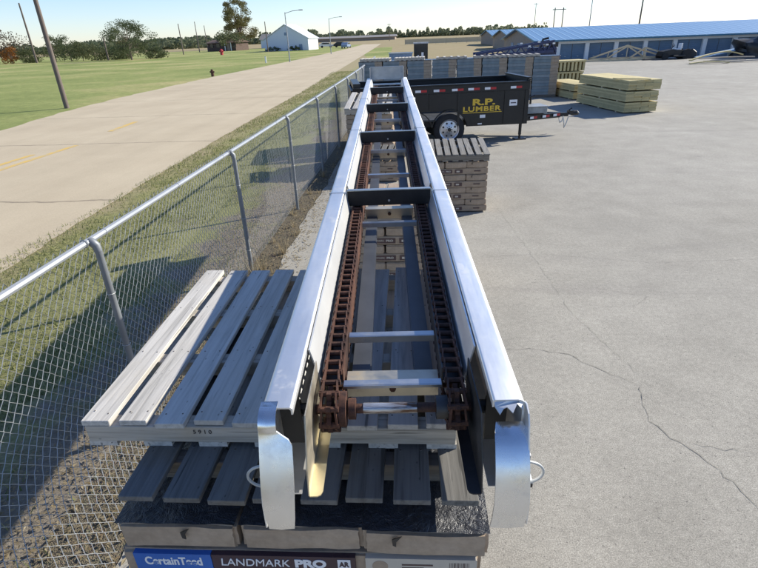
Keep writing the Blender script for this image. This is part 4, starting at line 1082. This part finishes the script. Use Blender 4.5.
# distant woods that read as one band
def woods(name, x0, x1, y0, y1, h, n_, mat, seed, s=1.6):
    rr = random.Random(seed); b = MB()
    for k in range(n_):
        u = rr.random(); x = x0 + (x1 - x0) * u; y = y0 + (y1 - y0) * rr.random()
        top = h * (.55 + .3 * math.sin(u * 37 + seed) * math.sin(u * 91) + .22 * math.sin(u * 211 + 1))
        z = top * rr.random() ** .6
        a = Vector((rr.gauss(0, 1), rr.gauss(0, .5), rr.gauss(0, 1))).normalized(); w = a.orthogonal().normalized(); q = s * rr.uniform(.5, 1.2)
        b.add([(x - a.x * q, y - a.y * q, z - a.z * q), (x + w.x * q, y + w.y * q, z + w.z * q), (x + a.x * q, y + a.y * q, z + a.z * q), (x - w.x * q, y - w.y * q, z - w.z * q)], [(0, 1, 2, 3)])
    tag(b.build(name, mat, fix=False), kind='stuff')
woods('distant_woods', -330, -20, 520, 560, 10, 16000, M['leaf_far_hazed'], 2, 1.3)
woods('distant_woods', -420, -120, 330, 350, 6, 10000, M['leaf_far_hazed'], 12, .9)
woods('distant_woods', -40, 130, 700, 740, 10, 12000, M['leaf_far_hazed'], 5, 1.3)
woods('distant_woods', 34, 62, 260, 275, 5.2, 900, M['leaf_far_hazed'], 7, 1.0)

# ------------------------------------------------------------------ poles, lamps
def pole(label, x, y, h, r, lean=0, arms=0, name='utility_pole', cat='utility pole', mat='pole_wood', group='wooden utility poles'):
    t = thing(name, label, cat, (x, y, 0), (0, lean, 0), group)
    b = MB(); b.tube([(0, 0, -.3), (0, 0, h * .5), (0, 0, h)], [r * 1.15, r, r * .8], 10); b.build('pole', M[mat], t, smooth=True)
    if arms:
        b = MB(); b.bar((-1.1, 0, h - .5), (1.1, 0, h - .5), .12, .14); b.build('cross_arm', M[mat], t)
        for k in (-1, -.5, .5, 1):
            b = MB(); b.tube([(k, 0, h - .42), (k, 0, h - .2)], .07, 6); build_each(b, 'insulator', M['tank'], t)
    return t
pole('thick bare wooden pole standing at the road edge, cut by the picture top', -17.14, 25.15, 7.5, .105)
pole('slim tall wooden pole before the hedgerow, left of the thick pole', -84.8, 118.7, 11.8, .2)
pole('short pole before the hedgerow, left of the broad lone tree', -67.6, 118, 4.6, .17)
pole('distant pole right behind the broad lone tree', -64, 150, 7.6, .13, arms=0)
pole('thin grey pole left of the brown house', -73.6, 186, 9.2, .13)
pole('thin pole beside the brown house corner', -69.8, 184, 7.9, .12)
pole('thin pole left of the white barn', -38.1, 142.4, 7.0, .12)
for k, (lab, x, y, h) in enumerate((('wooden pole with crossarm above the small gabled roofs', 62, 300, 15), ('pole with crossarm right of the conveyor end on the horizon', -15, 330, 9), ('slender pole above the long blue roof', 46, 120, 8.5))):
    pole(lab, x, y, h, .16, 0, 1)
def lamp(label, x, y, h, arm, double=0, r=.07):
    t = thing('street_lamp', label, 'street lamp', (x, y, 0), (0, 0, 0), 'street lamps')
    b = MB(); b.tube([(0, 0, 0), (0, 0, h * .97)], [r * 1.2, r * .7], 8); b.build('post', M['pole_steel'], t, smooth=True)
    b = MB(); b.tube([(0, 0, h * .95), (arm * .5, 0, h * .99), (arm, 0, h)], r * .5, 6); b.build('arm', M['pole_steel'], t, smooth=True)
    b = MB(); b.box(arm - .1, arm + .45, -.13, .13, h - .05, h + .07); b.build('lamp_head', M['tank'], t, bevel=.03)
lamp('street lamp on the grass before the white barn', -16.49, 71.9, 5.95, 1.9)
lamp('farther street lamp right of the white barn', -15.5, 102, 6.0, 2.0)
lamp('tall lamp with dark head rising behind the long blue roof', 33, 110, 8.2, .3, r=.1)
t = thing('transmission_tower', 'H shaped pole structure behind the blue roof', 'pylon', (35, 142, 0))
for x in (-1.0, 1.0):
    b = MB(); b.tube([(x, 0, 0), (x, 0, 7.3)], .12, 8); b.build('pole', M['pole_wood'], t)
b = MB(); b.bar((-1.6, 0, 6.9), (1.6, 0, 6.9), .15, .18); b.build('cross_arm', M['pole_wood'], t)

# ------------------------------------------------------------------ barn, house, small things across the road
t = thing('barn', 'white gabled steel barn beside the road', 'barn', (-40.3, 148, 0), (0, 0, -.12))
b = MB(); b.prism([(0, 0), (12.2, 0), (12.2, 2.9), (6.1, 6.2), (0, 2.9)], 0, .2, 'y'); build_each(b, 'gable_wall', M['barn_white'], t)  # bluish white paints the gable's shade, side walls stay white as sunlit
b = MB(); b.box(12.0, 12.2, .2005, 9, 0, 2.88); b.box(0, .2, .2005, 9, 0, 2.88); b.prism([(.2005, 0), (11.9995, 0), (11.9995, 2.9), (6.1, 6.1), (.2005, 2.9)], 8.8, 9, 'y'); build_each(b, 'side_wall', M['white'], t)
b = MB(); b.prism([(-.3, 2.78), (6.1, 6.24), (12.5, 2.78), (12.5, 2.9), (6.1, 6.38), (-.3, 2.9)], -.25, 9.2, 'y'); b.build('roof', M['barn_white'], t)
b = MB(); b.box(5.8, 6.4, -.06, -.002, 3.7, 4.4); b.build('vent', M['bluegrey'], t)
b = MB(); b.box(9.6, 10.5, -.05, -.002, 0, 1.5); b.build('door', M['bluegrey'], t)
for k, x in enumerate((1.5, 3.2, 7.8, 8.9)):
    tree('foundation_shrub', ['low dark shrub at the barn left corner', 'low dark shrub left of the barn middle', 'low shrub right of the barn middle', 'small shrub by the barn door'][k], (-40.3 + x, 146.8 - .12 * x, 0), 1.0, 2.2, .02, 220, M['leaf_dark'], 60 + k, .25, 'shrubs along the barn', 1.2, 4, .03, cat='shrub')
t = thing('brown_house', 'low dark brown brick house with porch posts', 'house', (-70.5, 186, 0), (0, 0, -.25))
b = MB(); b.box(0, 11, 0, 8, 0, 2.5); b.build('wall', M['brown_brick'], t)
b = MB(); b.prism([(-.6, 2.5), (8.6, 2.5), (4, 3.5)], -.5, 11.5, 'x'); b.build('roof', M['brown_brick'], t)
for x in (1.2, 3.6, 10):
    b = MB(); b.box(x, x + 1.2, -.06, -.002, 1.1, 2.3); b.build('window', M['dark_glass'], t)
b = MB(); b.box(7.6, 8.7, -.08, -.002, 0, 2.4); b.build('door', M['wall_tan'], t)
for x in (7.0, 9.3):
    b = MB(); b.box(x, x + .25, -.5, -.3, 0, 2.49); b.build('porch_post', M['white'], t)
t = thing('house', 'small pale house far behind the barn, left side', 'house', (-60, 215, 0))
b = MB(); b.box(0, 16, 0, 8, 0, 3.0); b.build('wall', M['barn_white'], t); b = MB(); b.prism([(-.5, 3.0), (8.5, 3.0), (4, 5)], -.5, 16.5, 'x'); b.build('roof', M['roof_grey'], t)
for x in (2, 6, 11):
    b = MB(); b.box(x, x + 1.3, -.06, -.002, 1, 2.2); b.build('window', M['dark_glass'], t)
t = thing('warehouse', 'long low grey warehouse on the horizon above the road end', 'warehouse', (-75, 420, 0))
b = MB(); b.box(0, 60, 0, 30, 0, 2.2); b.build('wall', M['wall_tan'], t); b = MB(); b.prism([(-1, 2.2), (31, 2.2), (15, 3.6)], -1, 61, 'x'); b.build('roof', M['roof_grey'], t)
# red hydrant-like utility box, markers
t = thing('fire_hydrant', 'red hydrant standing on the far grass before the brown house', 'hydrant', (-45.4, 128, 0))
b = MB(); b.tube([(0, 0, 0), (0, 0, .9), (0, 0, 1.15), (0, 0, 1.28)], [.34, .32, .28, .05], 10); b.build('barrel', M['red'], t); b = MB(); b.tube([(-.5, 0, .75), (.5, 0, .75)], .14, 8); b.build('outlet', M['red'], t)
t = thing('fire_hydrant', 'small brown hydrant at the near edge of the grass field', 'hydrant', (-17.6, 46.5, 0))
b = MB(); b.tube([(0, 0, 0), (0, 0, .4), (0, 0, .52), (0, 0, .58)], [.13, .12, .11, .03], 10); b.build('barrel', M['rust'], t); b = MB(); b.tube([(-.2, 0, .36), (.2, 0, .36)], .06, 8); b.build('outlet', M['rust'], t)
t = thing('marker_post', 'short white marker post on the grass left of the lamp', 'marker post', (-19.6, 71.5, 0)); b = MB(); b.box(-.09, .09, -.05, .05, 0, .75); b.build('post', M['white'], t); b = MB(); b.box(-.1, .1, -.06, .06, .7505, .8); b.build('cap', M['tank'], t)
def car(label, x, y, rz, m, scale=1):
    t = thing('parked_car', label, 'car', (x, y, 0), (0, 0, rz), 'cars along the far road')
    b = MB(); b.prism([(-2.2, .35), (2.2, .35), (2.25, .8), (1.3, .95), (.8, 1.45), (-1.2, 1.5), (-1.9, .98), (-2.2, .9)], -.85, .85, 'y'); b.build('body', m, t, bevel=.06, seg=2)
    b = MB(); b.prism([(1.15, .98), (.75, 1.38), (-1.1, 1.42), (-1.65, 1.0)], -.87, .87, 'y'); b.build('window', M['dark_glass'], t)
    for wx in (-1.35, 1.35):
        for wy in (-.9, .7):
            b = MB(); b.tube([(wx, wy, .33), (wx, wy + .2, .33)], .33, 14); b.build('wheel', M['rubber'], t)
car('dark grey car at the left edge of the far road', -18.6, 150, 1.45, M['bluegrey'])
car('white car parked right of the white barn', -27.5, 172, .2, M['white'])
car('dark car parked right of the white car by the barn', -23.0, 172, .2, M['strap'])
# far industrial strip and yard fence
b = MB()
for k in range(40): x = 6 + k * 3; b.box(x, x + .1, 0, .1, 0, 1.5)
b.box(6, 123, .03, .06, .2, 1.45)
o = b.build('field_fence', M['lumber_pale'], None, (-9, 165, 0)); tag(o, 'long low tan fence across the dry field beyond the lot', 'fence')

# ------------------------------------------------------------------ light, sky, camera
SUN = Vector((1.5, .9, 1.0)).normalized()
el = math.asin(SUN.z); az = math.atan2(SUN.x, SUN.y)
w = bpy.data.worlds.new('World'); scene.world = w; w.use_nodes = True
nt = w.node_tree; bg = nt.nodes['Background']; sk = nt.nodes.new('ShaderNodeTexSky'); sk.sky_type = 'NISHITA'; sk.sun_disc = False
sk.sun_elevation = el; sk.sun_rotation = az; sk.altitude = 200; sk.air_density = 1.0; sk.dust_density = .15; sk.ozone_density = 3.2
mxn = nt.nodes.new('ShaderNodeMix'); mxn.data_type = 'RGBA'; mxn.blend_type = 'MULTIPLY'; mxn.inputs[0].default_value = 1; mxn.inputs[7].default_value = (.93, .96, 1.13, 1)
nt.links.new(sk.outputs[0], mxn.inputs[6]); nt.links.new(mxn.outputs[2], bg.inputs[0]); bg.inputs[1].default_value = .10
L = bpy.data.lights.new('sun', 'SUN'); L.energy = 4.6; L.angle = math.radians(.5); L.color = (1, .94, .82)
lo = bpy.data.objects.new('sun', L); COL.objects.link(lo); lo.rotation_euler = (-SUN).to_track_quat('-Z', 'Y').to_euler()
cam = bpy.data.cameras.new('camera'); co = bpy.data.objects.new('camera', cam); COL.objects.link(co)
H, F_ = 2.62, 505.0; cx, cy = 379.0, 284.0; hy0, hs, vpx = 51.5, -.04, 415.0
a = Vector((0 - cx, hy0 - cy, F_)); c = Vector((758 - cx, hy0 + hs * 758 - cy, F_)); D = a.cross(c).normalized()
if D.y < 0: D = -D
Yv = Vector((vpx - cx, hy0 + hs * vpx - cy, F_)).normalized(); Yv = (Yv - D * Yv.dot(D)).normalized(); Xv = D.cross(Yv)
if Xv.x < 0: Xv = -Xv
# rows: world axes in camera (x right, y down, z forward) coordinates
m = Matrix(((Xv.x, -Xv.y, -Xv.z, 0), (Yv.x, -Yv.y, -Yv.z, 0), (-D.x, D.y, D.z, H), (0, 0, 0, 1)))
co.matrix_world = m
cam.sensor_width = 36; cam.sensor_fit = 'HORIZONTAL'; cam.lens = F_ / 758 * 36; cam.clip_start = .05; cam.clip_end = 9000
scene.camera = co
vs_ = scene.view_settings; vs_.view_transform = 'Standard'; vs_.look = 'None'; vs_.exposure = .75; vs_.gamma = 1; vs_.use_curve_mapping = False
scene.render.resolution_x, scene.render.resolution_y = 1024, 767
